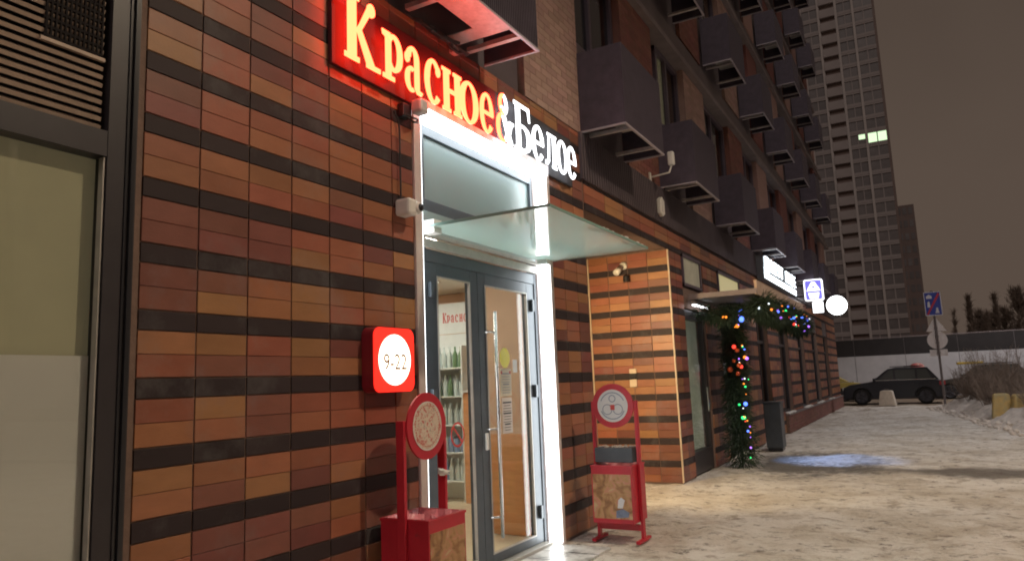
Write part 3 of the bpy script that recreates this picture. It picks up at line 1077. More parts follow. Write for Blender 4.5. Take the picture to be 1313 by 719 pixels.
s.box(0.16, 0.18, -0.22, 0.52, 0.0, 2.05).box(-0.14, 0.18, -0.24, -0.221, 0.0, 2.05).box(-0.14, 0.18, 0.521, 0.54, 0.0, 2.05)
s.build('rack', M['shelf_white'], sh)
bprof = [(0.001, 0), (0.034, 0), (0.036, 0.01), (0.036, 0.16), (0.030, 0.19), (0.013, 0.225), (0.013, 0.285), (0.001, 0.287)]
bmesh_c = {}
for mk in ('bottle_green', 'bottle_blue', 'bottle_white'):
    bmesh_c[mk] = MB().lathe(bprof, n=12).mesh('bottle', M[mk], True)
for zi, z in enumerate((0.27, 0.64, 1.0, 1.38, 1.76)):
    for i in range(8):
        mk = random.choice(['bottle_white', 'bottle_white', 'bottle_blue', 'bottle_white'] if zi < 3 else ['bottle_green', 'bottle_white', 'bottle_white'])
        o = bpy.data.objects.new('bottle', bmesh_c[mk])
        link(o)
        o.location = (8.35 - 0.06 + random.uniform(-0.02, 0.02), 2.45 - 0.17 + i * 0.088, 0.02 + z)
        tag(o, {'bottle_green': 'green glass bottle on the shop shelf', 'bottle_white': 'clear glass bottle on the shop shelf', 'bottle_blue': 'blue bottle on the shop shelf'}[mk], 'bottle', mk.replace('_', ' ') + ' row on the shelf')
cab = thing('display_counter', 'orange wood counter standing inside the shop behind the door', 'counter', (8.25, 1.95, 0.02))
MB().box(-0.1, 0.5, -0.35, 0.22, 0.0, 1.42).build('body', M['orange_panel'], cab, bevel=0.01)
MB().box(-0.12, 0.52, -0.37, 0.24, 1.421, 1.45).build('top', M['shelf_white'], cab)

# ================================================================== GLASS CANOPY over the door
cn = thing('glass_canopy', 'frosted green glass canopy jutting out over the shop door', 'canopy', (5.46, 0.0, 2.73))
MB().box(-1.04, 1.04, -1.03, 0.05, 0.0, 0.018).build('glass_sheet', M['canopy_glass'], cn)
MB().box(-1.046, 1.046, -1.036, -1.031, -0.002, 0.020).box(-1.046, -1.041, -1.030, 0.05, -0.002, 0.020).box(1.041, 1.046, -1.030, 0.05, -0.002, 0.020).build('glass_edge', M['canopy_edge'], cn)
for x in (-0.98, 0.92):
    MB().box(x - 0.05, x + 0.05, -0.05, 0.06, -0.045, 0.060).build('bracket', M['white_plastic'], cn, bevel=0.006)
s = MB()
for i in range(150):
    t = random.random()
    if t < 0.45:
        c = (1.02 + random.uniform(-0.04, 0.0), random.uniform(-1.02, -0.1), 0.022)
    elif t < 0.9:
        c = (random.uniform(-0.2, 1.02), -1.01 + random.uniform(0, 0.05), 0.022)
    else:
        c = (random.uniform(-0.8, 1.0), random.uniform(-1.0, -0.4), 0.02)
    s.ball(c, random.uniform(0.012, 0.034), 7, 0, 0.7)
o = s.build('snow_crust', M['snow'], cn, smooth=True)
o['kind'] = 'stuff'

# ================================================================== HOURS LIGHT BOX
M['hours_red'] = emit('red_light_box_face', (1.0, 0.022, 0.012), 1.5, (0.6, 0.03, 0.02))
M['hours_white'] = emit('white_light_box_disc', (1.0, 0.90, 0.72), 3.2)
M['hours_side'] = mat('dark_red_casing', (0.22, 0.012, 0.02), 0.4, var=0.1)
M['hours_text'] = mat('brown_print', (0.30, 0.14, 0.05), 0.6)
hb = thing('opening_hours_box', 'square red light box with a white disc reading 9-22', 'sign', (3.86, 0.0, 1.715))


def rrect(w, h, r, n=6):
    q = []
    for cx, cz, a in ((w - r, h - r, 0), (-w + r, h - r, 90), (-w + r, -h + r, 180), (w - r, -h + r, 270)):
        q += [(cx + r * math.cos(rad(a + 90 * i / n)), cz + r * math.sin(rad(a + 90 * i / n))) for i in range(n + 1)]
    return q


MB().prism(rrect(0.215, 0.215, 0.06), -0.095, -0.002).build('casing', M['hours_side'], hb)
MB().prism(rrect(0.211, 0.211, 0.058), -0.103, -0.0955).build('red_face', M['hours_red'], hb)
MB().prism(*disc(0.0, 0.0, 0.168, -0.106, -0.1035, 40)).build('white_disc', M['hours_white'], hb)


def text_mesh(body, size, mt, parent, loc, rot, name='lettering', extr=0.0015, sx=1.0):
    cu = bpy.data.curves.new(name, 'FONT')
    cu.body = body
    cu.size = size
    cu.extrude = extr
    cu.align_x = 'CENTER'
    cu.align_y = 'CENTER'
    to = bpy.data.objects.new(name, cu)
    COL.objects.link(to)
    bpy.context.view_layer.update()
    me = bpy.data.meshes.new_from_object(to.evaluated_get(bpy.context.evaluated_depsgraph_get()))
    bpy.data.objects.remove(to)
    me.materials.clear()
    me.materials.append(mt)
    o = bpy.data.objects.new(name, me)
    link(o, parent)
    o.location = loc
    o.rotation_euler = rot
    o.scale = (sx, 1, 1)
    return o


text_mesh('9-22', 0.150, M['hours_text'], hb, (0.0, -0.1085, -0.02), (rad(90), 0, 0), extr=0.001, sx=0.92)

# ================================================================== cameras, lamps and cables on the wall
cc = thing('security_camera', 'white dome security camera beside the door jamb', 'camera', (4.075, 0.0, 2.80))
MB().box(-0.065, 0.045, -0.135, -0.002, -0.062, 0.062).build('base', M['white_plastic'], cc, bevel=0.022)
MB().lathe([(0.001, -0.05), (0.034, -0.046), (0.046, -0.02), (0.046, 0.01), (0.001, 0.02)], (0.048, -0.105, 0.002), n=18, axis='y').build('eyeball', M['white_plastic'], cc, smooth=True)
MB().lathe([(0.001, -0.056), (0.022, -0.055), (0.030, -0.045), (0.001, -0.044)], (0.050, -0.106, 0.002), n=16, axis='y').build('lens', M['black_plastic'], cc, smooth=True)
MB().path([(-0.01, -0.02, 0.06), (-0.012, -0.02, 0.30), (-0.012, -0.02, 0.58), (-0.03, -0.025, 0.66), (-0.09, -0.03, 0.71)], 0.007, 7).build('cable', M['cable'], cc)
sp = thing('wall_floodlight', 'small flood lamp with tangled cables at the portal corner below the sign', 'lamp', (4.185, 0.0, 3.55))
MB().box(-0.04, 0.06, -0.16, -0.061, -0.02, 0.09).build('housing', M['jamb'], sp, bevel=0.02)
MB().box(-0.12, -0.02, -0.06, -0.002, -0.055, 0.045).build('mount', M['black_plastic'], sp, bevel=0.006)
MB().path([(-0.07, -0.05, -0.05), (-0.03, -0.08, -0.085), (0.03, -0.07, -0.07), (0.06, -0.05, -0.03)], 0.008, 7).build('cable', M['cable'], sp)
MB().path([(-0.10, -0.05, -0.04), (-0.06, -0.09, -0.06), (0.0, -0.08, -0.05)], 0.007, 7).build('cable', M['cable'], sp)

bc = thing('security_camera', 'cream bullet camera on the orange tiled end wall under the beam', 'camera', (XP, 0.70, 3.27))
MB().lathe([(0.001, 0.0), (0.06, 0.0), (0.06, -0.03), (0.001, -0.032)], n=18, axis='x').build('base', M['white_plastic'], bc, smooth=True)
MB().tube((-0.10, 0.03, -0.05), (-0.22, 0.05, -0.13), 0.045, 0.050, 14).build('barrel', M['white_plastic'], bc, smooth=True)
MB().tube((-0.02, 0.0, 0.0), (-0.13, 0.035, -0.065), 0.018, n=8).build('arm', M['white_plastic'], bc)
MB().lathe([(0.001, 0.0), (0.05, 0.0), (0.05, -0.09), (0.001, -0.09)], (-0.06, -0.05, -0.17), n=14).build('junction_box', M['black_plastic'], bc)  # black drum below the camera arm
ic = thing('door_intercom', 'cream intercom plate with black reader on the tiled end wall', 'intercom', (XP, 0.655, 1.62))
MB().box(-0.022, 0.0, -0.055, 0.055, -0.005, 0.065).build('plate', M['trim'], ic, bevel=0.003)
MB().box(-0.026, 0.0, -0.058, 0.058, -0.075, -0.007).build('reader', M['black_plastic'], ic, bevel=0.003)
ib = thing('switch_box', 'cream wall box below the intercom on the tiled end wall', 'box', (XP, 0.655, 1.47))
MB().box(-0.030, 0.0, -0.055, 0.055, -0.06, 0.055).build('casing', M['trim'], ib, bevel=0.005)
MB().box(-0.034, -0.031, -0.045, 0.045, -0.05, 0.045).build('cover', M['trim'], ib)


# ================================================================== RED LITTER BINS with round adverts
def print_material(name, kind):
    m, nt, b = nodes_of(name)
    N, L = nt.nodes, nt.links
    tc = N.new('ShaderNodeTexCoord')

    def noise(sc, det=5, dist=0.0):
        n = N.new('ShaderNodeTexNoise')
        n.inputs['Scale'].default_value = sc
        n.inputs['Detail'].default_value = det
        n.inputs['Distortion'].default_value = dist
        L.new(tc.outputs['Object'], n.inputs['Vector'])
        return n.outputs['Fac']

    cr = N.new('ShaderNodeValToRGB')
    el = cr.color_ramp.elements
    if kind == 'disc':
        el[0].position, el[0].color = 0.40, (0.55, 0.16, 0.14, 1)
        el[1].position, el[1].color = 0.47, (0.66, 0.55, 0.44, 1)
        e = el.new(0.60)
        e.color = (0.70, 0.60, 0.50, 1)
        e = el.new(0.66)
        e.color = (0.42, 0.36, 0.30, 1)
        L.new(noise(30, 3, 1.5), cr.inputs['Fac'])
    else:
        el[0].position, el[0].color = 0.30, (0.16, 0.07, 0.03, 1)
        el[1].position, el[1].color = 0.72, (0.62, 0.42, 0.22, 1)
        for p, c in ((0.42, (0.34, 0.17, 0.07, 1)), (0.50, (0.46, 0.27, 0.12, 1)), (0.58, (0.52, 0.22, 0.14, 1)), (0.64, (0.50, 0.36, 0.20, 1))):
            e = el.new(p)
            e.color = c
        L.new(noise(7.5, 7, 1.2), cr.inputs['Fac'])
    L.new(cr.outputs['Color'], b.inputs['Base Color'])
    b.inputs['Roughness'].default_value = 0.35
    return m


M['disc_print'] = print_material('round_advert_print', 'disc')
M['ad_print'] = print_material('sepia_poster_print', 'poster')
M['disc_white'] = mat('pale_disc', (0.66, 0.66, 0.68), 0.4, var=0.05)
M['blueprint'] = mat('blue_grey_print', (0.16, 0.20, 0.30), 0.5, var=0.3, scale=25)
M['greybox'] = mat('dark_grey_ash_tray', (0.07, 0.08, 0.095), 0.4, metal=0.2, var=0.15)


def litter_bin(label, loc, rz, pale):
    """local frame: advert side faces -y, width along x"""
    t = thing('litter_bin', label, 'litter bin', loc, rz, 'red litter bins by the shop door')
    w, d, z0, z1 = 0.205, 0.185, 0.19, 0.70
    th = 0.008
    b = MB()
    b.box(-w, w, -d, -d + th, z0, z1).box(-w, w, d - th, d, z0, z1)
    b.box(-w, -w + th, -d + th, d - th, z0, z1).box(w - th, w, -d + th, d - th, z0, z1)
    b.box(-w, w, -d, d, z0 - 0.008, z0 - 0.0005)
    b.build('body', M['red_paint'], t)
    rim = MB()
    rim.box(-w - 0.006, w + 0.006, -d - 0.006, -d + 0.014, z1 + 0.0005, z1 + 0.016).box(-w - 0.006, w + 0.006, d - 0.014, d + 0.006, z1 + 0.0005, z1 + 0.016)
    rim.box(-w - 0.006, -w + 0.014, -d + 0.014, d - 0.014, z1 + 0.0005, z1 + 0.016).box(w - 0.014, w + 0.006, -d + 0.014, d - 0.014, z1 + 0.0005, z1 + 0.016)
    rim.build('rim', M['red_paint'], t)
    # flat-bar frame on both sides with feet
    for s in (-1, 1):
        p = MB()
        x0 = s * (w + 0.004)
        x1 = s * (w + 0.032)
        p.box(min(x0, x1), max(x0, x1), -0.030, 0.030, 0.0, 1.32)
        p.build('post', M['red_paint'], t, bevel=0.003)
    MB().box(-w - 0.003, w + 0.003, -0.022, 0.022, 0.095, 0.150).build('cross_bar', M['red_paint'], t, bevel=0.003)
    for s in (-1, 1):
        MB().box(s * (w + 0.018) - 0.022, s * (w + 0.018) + 0.022, -0.16, 0.16, 0.0, 0.026).build('foot', M['red_paint'], t, bevel=0.004)
    # round advert
    dd = MB()
    dd.prism(*disc(0, 1.275, 0.215, -0.044, -0.0305, 44))
    dsc = dd.build('disc', M['red_paint'], t)
    MB().prism(*disc(0, 1.275, 0.158, -0.0465, -0.0445, 40)).build('print', M['disc_white'] if pale else M['disc_print'], dsc)
    ring_mb(MB(), 0, 1.275, 0.151, 0.158, -0.0475, 0, 40).build('print_edge', M['paper'], dsc)
    if pale:
        g = MB()
        ring_mb(g, -0.055, 1.24, 0.045, 0.052, -0.0478, 0, 18)
        ring_mb(g, 0.055, 1.24, 0.045, 0.052, -0.0478, 0, 18)
        ring_mb(g, 0.0, 1.345, 0.028, 0.036, -0.0478, 0, 18)
        for i in range(26):
            a = rad(205 + i * 5.2)
            g.box(0.128 * math.cos(a) - 0.004, 0.128 * math.cos(a) + 0.004, -0.048, -0.0470, 1.275 + 0.128 * math.sin(a) - 0.006, 1.275 + 0.128 * math.sin(a) + 0.006)
            a = rad(25 + i * 5.2)
            g.box(0.128 * math.cos(a) - 0.004, 0.128 * math.cos(a) + 0.004, -0.048, -0.0470, 1.275 + 0.128 * math.sin(a) - 0.006, 1.275 + 0.128 * math.sin(a) + 0.006)
        g.build('blue_print', M['blueprint'], dsc)
        MB().box(-0.022, 0.022, -0.0490, -0.0479, 1.235, 1.285).build('red_print', M['sticker_red'], dsc)
    else:
        g = MB()
        for i in range(46):
            a = rad(i * 7.8)
            r = 0.132
            g.box(r * math.cos(a) - 0.003, r * math.cos(a) + 0.003, -0.0478, -0.0468, 1.275 + r * math.sin(a) - 0.005, 1.275 + r * math.sin(a) + 0.005)
        g.build('ring_print', M['sticker_red'], dsc)
    # poster on the front
    MB().box(-w + 0.012, w - 0.012, -d - 0.003, -d - 0.0002, z0 + 0.035, z1 - 0.065).build('poster', M['ad_print'], t)
    if pale:
        fg = MB()
        fg.prism([(0.03, 0.235), (0.155, 0.245), (0.165, 0.29), (0.10, 0.32), (0.035, 0.30)], -d - 0.0042, -d - 0.0032)
        fg.build('blue_print', M['blueprint'], t)
        MB().prism([(0.05, 0.325), (0.10, 0.325), (0.125, 0.40), (0.09, 0.425), (0.06, 0.40)], -d - 0.0044, -d - 0.0034).build('white_print', M['disc_white'], t)
    # ash tray between the posts
    if pale:
        MB().box(-w + 0.01, w - 0.01, -0.10, 0.10, 0.735, 0.875).build('ash_tray', M['greybox'], t, bevel=0.006)
        sn = MB()
        for i in range(40):
            sn.ball((random.uniform(-w + 0.03, w - 0.03), random.uniform(-0.09, 0.09), 0.88), random.uniform(0.008, 0.02), 6, 0, 0.5)
        o = sn.build('ash_and_snow', M['snow_dirty'], t, smooth=True)
        o['kind'] = 'stuff'
    # crumpled bag liner
    lin = MB()
    n = 12
    for i in range(n + 1):
        for j in range(n + 1):
            u, v = i / n, j / n
            x, y = (-w + 0.012) + (2 * w - 0.024) * u, (-d + 0.012) + (2 * d - 0.024) * v
            edge = min(u, 1 - u, v, 1 - v)
            z = z1 + 0.01 - 0.16 * min(1, edge * 2.6) + 0.16 * mnoise.noise((x * 14, y * 14, loc[0])) * (0.4 + edge)
            if edge == 0:
                z = z1 + 0.018
            lin.v.append((x, y, z))
    for i in range(n):
        for j in range(n):
            a = i * (n + 1) + j
            lin.f.append((a, a + 1, a + n + 2, a + n + 1))
            lin.mi.append(0)
    lin.build('bag_liner', M['bag'], t)
    return t


litter_bin('red bin with cream advert disc standing left of the door against the wall', (3.945, -0.25, 0.0), 0.0, False)
litter_bin('red bin with white advert disc and ash tray between door and recess', (6.84, -0.47, 0.0), -math.pi / 2, True)
# crumpled paper stuck on the post of the near bin
cp = MB()
pts = [(random.uniform(-0.07, 0.09), random.uniform(-0.03, 0.03), random.uniform(-0.03, 0.035)) for _ in range(16)]
for i in range(0, 13):
    cp.face([pts[i], pts[i + 1], pts[i + 2]])
o = cp.build('paper_scrap', M['paper'])
o.location = (4.10, -0.285, 0.955)
tag(o, 'crumpled white paper scrap caught on the post of the near red bin', 'litter')


# ================================================================== AIR CONDITIONER BASKETS
def make_basket(label, group):
    """origin at the wall, lower edge; width 1.42 along +x, depth 0.55 towards -y, height 0.98"""
    t = thing('air_conditioner_basket', label, 'basket', (0, 0, 0), 0, group)
    W, D, H = 1.42, 0.55, 0.98

    fp = MB()
    n = 46
    for i in range(n):
        fp.box(W * i / n, W * (i + 0.62) / n, -D, -D + 0.012, 0.03, H)
    fp.box(0.0, W, -D + 0.0125, -D + 0.018, 0.03, H)
    fp.build('front_panel', M['basket'], t)
    for x in (0.0, W - 0.012):
        MB().box(x, x + 0.012, -D + 0.02, -0.002, 0.03, H).build('side_panel', M['basket'], t)
    e = MB()
    e.box(-0.004, W + 0.004, -D - 0.006, -D + 0.020, 0.006, 0.026)
    e.box(-0.004, 0.018, -D + 0.020, -0.002, 0.006, 0.026).box(W - 0.018, W + 0.004, -D + 0.020, -0.002, 0.006, 0.026)
    e.build('bottom_frame', M['basket_edge'], t)
    for x in (0.25, W - 0.30):
        MB().box(x, x + 0.05, -D + 0.03, -0.002, 0.03, 0.07).build('bracket', M['bracket'], t)
    MB().box(0.20, W - 0.20, -D + 0.12, -0.08, 0.35, H - 0.05).build('cooling_unit', M['ac'], t)
    return t


BX = [4.10, 7.48, 10.45, 13.88, 17.30, 20.7, 24.1, 27.5, 30.9]
proto = None
for k in range(FLOORS - 1):
    for i, x in enumerate(BX):
        if k > 0 and i == 0:
            continue
        lab = 'dark ribbed air conditioner basket in the row just above the shop fascia' if k == 0 else 'dark air conditioner basket hanging on a higher storey of the tiled block'
        grp = 'baskets above the shop fascia' if k == 0 else 'baskets on the higher storeys'
        ORD = ['first', 'second', 'third', 'fourth', 'fifth', 'sixth', 'seventh', 'eighth', 'ninth']
        if k == 0:
            lab = f'dark ribbed air conditioner basket above the fascia, {ORD[i]} along from the shop sign'
        else:
            lab = f'dark basket on the {ORD[k - 1]} storey over the fascia row, {ORD[i]} from the sign'
        if k == 0 and i == 0:
            lab, grp = 'air conditioner basket right above the shop sign, its underside lit red', 'baskets above the shop fascia'
        if proto is None:
            proto = make_basket(lab, grp)
            b = proto
        else:
            b = copy_tree(proto)
            b['label'], b['group'] = lab, grp
        b.location = (x if not (k == 0 and i == 0) else 3.93, 0.0 if k else -0.002, 4.36 + k * PITCH if k == 0 else 4.42 + k * PITCH)
# bracket beam and pipes under the basket over the sign
o = thing('support_bracket', 'steel bracket beam lit red under the basket above the sign', 'bracket', (4.75, 0.0, 4.36))
MB().box(-0.75, 0.16, -0.515, -0.27, 0.032, 0.040).build('tray', M['bracket'], o)
MB().box(-0.02, 0.16, -0.269, -0.002, 0.034, 0.042).build('beam', M['bracket'], o)
MB().box(0.02, 0.10, -0.05, -0.004, -0.09, 0.033).build('wall_plate', M['bracket'], o)
cb = thing('pipe_bundle', 'tangled dark pipes and cables hanging under the basket above the sign', 'pipes', (4.5, -0.03, 4.30))
for i in range(6):
    p0 = Vector((-0.35 + i * 0.09, 0.0, 0.04))
    pts = [p0]
    for j in range(5):
        p0 = p0 + Vector((random.uniform(0.02, 0.13), random.uniform(-0.04, 0.01), random.uniform(-0.045, 0.02)))
        p0.y = min(-0.012, p0.y)
        pts.append(p0.copy())
    MB().path(pts, random.choice((0.006, 0.010, 0.014)), 7).build('pipe', M['cable'], cb)
# small white antenna / camera boxes on the fascia between the first baskets
wb = thing('wall_camera', 'white camera on an arm between the first two baskets', 'camera', (9.95, 0.0, 4.42))
MB().box(-0.03, 0.03, -0.025, 0.0, -0.09, 0.07).build('plate', M['white_plastic'], wb, bevel=0.005)
MB().tube((0, -0.03, 0.0), (0.0, -0.30, 0.02), 0.012, n=8).tube((0, -0.30, 0.02), (0, -0.34, 0.12), 0.014, n=8).build('arm', M['white_plastic'], wb)
MB().box(-0.045, 0.045, -0.385, -0.295, 0.12, 0.32).build('housing', M['white_plastic'], wb, bevel=0.02)
jb = thing('junction_box', 'pale hexagonal junction box on the ribbed fascia below the camera arm', 'box', (10.2, -0.036, 4.02))
MB().prism([(-0.10, -0.10), (0.0, -0.15), (0.10, -0.10), (0.10, 0.10), (0.0, 0.15), (-0.10, 0.10)], -0.06, 0.0).build('casing', M['white_plastic'], jb, bevel=0.01)
MB().prism([(-0.06, -0.06), (0.0, -0.09), (0.06, -0.06), (0.06, 0.06), (0.0, 0.09), (-0.06, 0.06)], -0.068, -0.0605).build('cover', M['white_plastic'], jb)

# ================================================================== SECOND SHOP: door, canopy, garlands, signs
sd = thing('shop_door', 'narrow glass shop door beside the orange end wall under the dark canopy', 'door', (11.94, 0.0, 0.0))
MB().box(-0.62, -0.54, 0.04, 0.14, 0.02, 2.60).box(0.54, 0.62, 0.04, 0.14, 0.02, 2.60).box(-0.54, 0.54, 0.042, 0.138, 2.46, 2.60).box(-0.54, 0.54, 0.042, 0.138, 0.02, 0.36).build('frame', M['winframe'], sd)
MB().box(-0.54, 0.54, 0.085, 0.095, 0.36, 2.46).build('pane', M['pane'], sd)
M['door_interior'] = mat('pale_door_curtain', (0.55, 0.56, 0.46), 0.8, var=0.25, scale=3)
_b = M['door_interior'].node_tree.nodes['Principled BSDF']  # faint glow put into the curtain for a lit shop behind
_b.inputs['Emission Color'].default_value = (0.85, 0.95, 0.78, 1)
_b.inputs['Emission Strength'].default_value = 0.07
MB().box(-0.54, 0.54, 0.16, 0.17, 0.36, 2.46).build('curtain', M['door_interior'], sd)
MB().tube((0.42, 0.01, 0.95), (0.42, 0.01, 1.35), 0.014, n=8).build('handle', M['chrome'], sd)

c2 = thing('shop_canopy', 'flat dark canopy with snowy front edge over the second shop door', 'canopy', (14.0, 0.0, 2.76))
M['canopy_dark'] = mat('grey_canopy_metal', (0.16, 0.15, 0.14), 0.6, var=0.2)
M['canopy_front'] = mat('tan_canopy_front', (0.46, 0.33, 0.24), 0.7, var=0.2, scale=5)
MB().box(-2.55, 2.5, -1.06, -0.04, 0.0, 0.05).build('deck', M['canopy_dark'], c2)
MB().box(-2.56, 2.51, -1.10, -1.061, -0.02, 0.20).build('front_board', M['canopy_front'], c2)
MB().box(-2.60, -2.561, -1.10, -0.04, -0.01, 0.07).build('side_trim', M['ledge'], c2)
s = MB()
for i in range(200):
    s.ball((random.uniform(-2.5, 2.45), random.uniform(-1.05, -0.4), 0.055), random.uniform(0.03, 0.08), 7, 0, 0.5)
o = s.build('snow_crust', M['snow_dirty'], c2, smooth=True)
o['kind'] = 'stuff'
tl = thing('tube_light', 'slim white tube light under the dark canopy beside the glass door', 'lamp', (11.95, -0.05, 2.66))
M['tube'] = emit('tube_light_diffuser', (0.95, 0.97, 1.0), 6.0)
MB().box(-0.42, 0.42, -0.06, 0.0, 0.02, 0.07).build('casing', M['white_plastic'], tl)
MB().box(-0.40, 0.40, -0.055, -0.005, 0.0, 0.0195).build('diffuser', M['tube'], tl)

M['needle'] = mat('dark_green_needles', (0.030, 0.055, 0.030), 0.6, var=0.4, scale=20)
BULB = {k: emit('bulb_' + k, c, s_) for k, c, s_ in (('red', (1, 0.05, 0.03), 2.5), ('blue', (0.08, 0.18, 1.0), 3.0), ('green', (0.04, 1.0, 0.25), 1.6), ('orange', (1.0, 0.28, 0.03), 1.6), ('violet', (0.40, 0.16, 1.0), 2.2), ('white', (0.8, 0.9, 1.0), 2.0))}
M['bauble'] = mat('orange_red_bauble', (0.60, 0.10, 0.03), 0.25, var=0.2)


def garland(label, pts, radius, dens, bulbs, loc, baubles=0):
    t = thing('fairy_light_garland', label, 'garland', loc)
    mb = MB()
    seglen = [(Vector(b) - Vector(a)).length for a, b in zip(pts[:-1], pts[1:])]
    tot = sum(seglen)

    def at(d):
        for (a, b), l in zip(zip(pts[:-1], pts[1:]), seglen):
            if d <= l:
                return Vector(a).lerp(Vector(b), d / l), d
            d -= l
        return Vector(pts[-1]), 0
    for i in range(int(tot * dens)):
        p, _ = at(random.uniform(0, tot))
        rr = radius(p) if callable(radius) else radius
        v = Vector((random.gauss(0, 1), random.gauss(0, 1), random.gauss(0, 1))).normalized()
        q = p + v * rr * random.uniform(0.3, 1.0)
        tip = q + (v + Vector((0, 0, -0.5))).normalized() * random.uniform(0.05, 0.12)
        sd_ = v.orthogonal().normalized() * 0.008
        mb.face([q - sd_, q + sd_, tip])
        sd_ = v.cross(sd_).normalized() * 0.008
        mb.face([q - sd_, q + sd_, tip])
    mb.path([tuple(p) for p in pts], 0.02, 6)
    o = mb.build('foliage', M['needle'], t)
    o['kind'] = 'stuff'
    for (d, kx, r) in bulbs:
        p, _ = at(d * tot)
        rr = radius(p) if callable(radius) else radius
        v = Vector((-0.8, -0.7, 0)) + Vector((random.uniform(-0.5, 0.5), random.uniform(-0.5, 0.5), random.uniform(-0.6, 0.6)))
        p = p + v.normalized() * rr * 1.05
        MB().ball(tuple(p), r, 8).build('bulb', BULB[kx], t, smooth=True)
    for i in range(baubles):
        p, _ = at(random.uniform(0.22, 0.42) * tot)
        v = Vector((-0.9, -0.6, random.uniform(-0.4, 0.4))) + Vector((random.uniform(-0.8, 0.3), random.uniform(-0.8, 0.8), 0))
        rr = radius(p) if callable(radius) else radius
        MB().ball(tuple(p + v.normalized() * rr), random.uniform(0.035, 0.055), 10).build('bauble', M['bauble'], t, smooth=True)


cols = ['blue', 'red', 'violet', 'orange', 'green', 'white']
garland('column of dark fir garland with coloured bulbs by the second shop', [(0, 0, 2.70), (0.02, 0.0, 1.9), (0.0, 0.02, 1.0), (0.0, 0.0, 0.03)],
        lambda p: 0.25 + (0.06 if p.z < 0.5 else 0.0), 2600,
        [(0.06, 'blue', 0.035), (0.17, 'orange', 0.034), (0.25, 'red', 0.034), (0.29, 'orange', 0.03), (0.33, 'violet', 0.03), (0.36, 'red', 0.03), (0.40, 'orange', 0.026),
         (0.58, 'green', 0.02), (0.63, 'green', 0.03), (0.66, 'blue', 0.035), (0.675, 'red', 0.022), (0.72, 'green', 0.028), (0.82, 'blue', 0.02), (0.85, 'violet', 0.018)] + [(random.uniform(0.02, 0.98), random.choice(cols), random.uniform(0.009, 0.018)) for _ in range(24)],
        (12.80, -0.38, 0.0), 5)
gb = []
for i in range(44):
    gb.append((random.uniform(0.0, 1.0), random.choice(['blue', 'red', 'violet', 'orange', 'green', 'blue', 'white']), random.uniform(0.010, 0.026)))
garland('dark fir garland with coloured bulbs hung along the canopy front', [(0, 0, 0), (0.8, 0, -0.10), (1.6, 0.0, 0.0), (2.4, 0, -0.12), (3.2, 0, 0.0), (4.0, 0.0, -0.14), (4.6, 0.02, -0.05)],
        0.24, 2200, gb, (11.62, -1.10, 2.58))
garland('dark fir garland hung across the canopy side near the glass door', [(0, 0, 0), (0.0, -0.4, -0.12), (0.0, -0.95, 0.0)],
        0.15, 1300, [(0.3, 'orange', 0.02), (0.36, 'orange', 0.02), (0.62, 'blue', 0.045), (0.95, 'white', 0.02)], (11.75, -0.10, 2.56))

# projector under the canopy that throws a blue-white pattern on the wet ground
pj = thing('light_projector', 'small black projector lamp under the canopy throwing blue light down', 'lamp', (14.0, -0.25, 2.64))
MB().tube((0, 0, 0.06), (0.02, -0.04, -0.10), 0.045, 0.055, 12).build('housing', M['black_plastic'], pj, smooth=True)
pl_d = bpy.data.lights.new('projector_beam', 'SPOT')
pl_d.energy = 300
pl_d.color = (0.22, 0.45, 1.0)
pl_d.spot_size = rad(42)
pl_d.spot_blend = 0.6
pl_d.shadow_soft_size = 0.03
po = bpy.data.objects.new('projector_beam', pl_d)
link(po, pj)
po.location = (0.03, -0.05, -0.12)
po.rotation_euler = Vector((0.02, -0.50, -1.0)).to_track_quat('-Z', 'Y').to_euler()

# flat lightbox sign of the second shop
M['box_white'] = emit('white_light_box', (0.86, 0.96, 1.0), 5.0)
M['box_case'] = mat('grey_sign_case', (0.14, 0.15, 0.17), 0.5, var=0.1)
M['sign_ink'] = mat('grey_sign_lettering', (0.06, 0.07, 0.075), 0.6)
s2 = thing('lightbox_sign', 'long white lightbox shop sign on the fascia behind the garlands', 'sign', (20.0, -0.04, 3.78))
MB().box(-2.52, 2.52, -0.16, 0.0, -0.05, 0.52).build('case', M['box_case'], s2)
MB().box(-2.47, 2.47, -0.172, -0.161, -0.02, 0.125).build('lower_face', M['box_white'], s2)
for n, ch in enumerate('ДИМЕТТ КАФЕ'):
    if ch != ' ':
        o = text_mesh(ch, 0.42, M['box_white'], s2, (-2.22 + n * 0.444, -0.180, 0.325), (rad(90), 0, 0), 'letter', 0.012, 1.55)
text_mesh('разливные напитки', 0.11, M['sign_ink'], s2, (0, -0.176, 0.052), (rad(90), 0, 0), extr=0.001, sx=2.6)

M['blue_face'] = emit('blue_light_box', (0.22, 0.20, 0.85), 0.9)
M['blade_white'] = emit('white_blade_print', (0.95, 0.97, 1.0), 2.4)
b3 = thing('blade_sign', 'square blue lit blade sign with a white triangle emblem', 'sign', (24.0, -0.52, 4.04))
MB().prism(rrect(0.27, 0.33, 0.06), -0.05, 0.05, 'x').build('case', M['blade_white'], b3)
MB().prism(rrect(0.235, 0.295, 0.045), -0.056, -0.0505, 'x').build('blue_face', M['blue_face'], b3)
MB().prism([(-0.20, -0.03), (0.20, -0.03), (0.05, 0.24), (-0.05, 0.24)], -0.060, -0.0565, 'x').prism([(-0.12, -0.26), (0.12, -0.26), (0.16, -0.09), (-0.16, -0.09)], -0.0602, -0.0567, 'x').build('emblem', M['blade_white'], b3)
MB().prism([(-0.035, 0.05), (0.035, 0.05), (0.035, 0.12), (-0.035, 0.12)], -0.064, -0.0605, 'x').build('emblem_mark', M['blue_face'], b3)
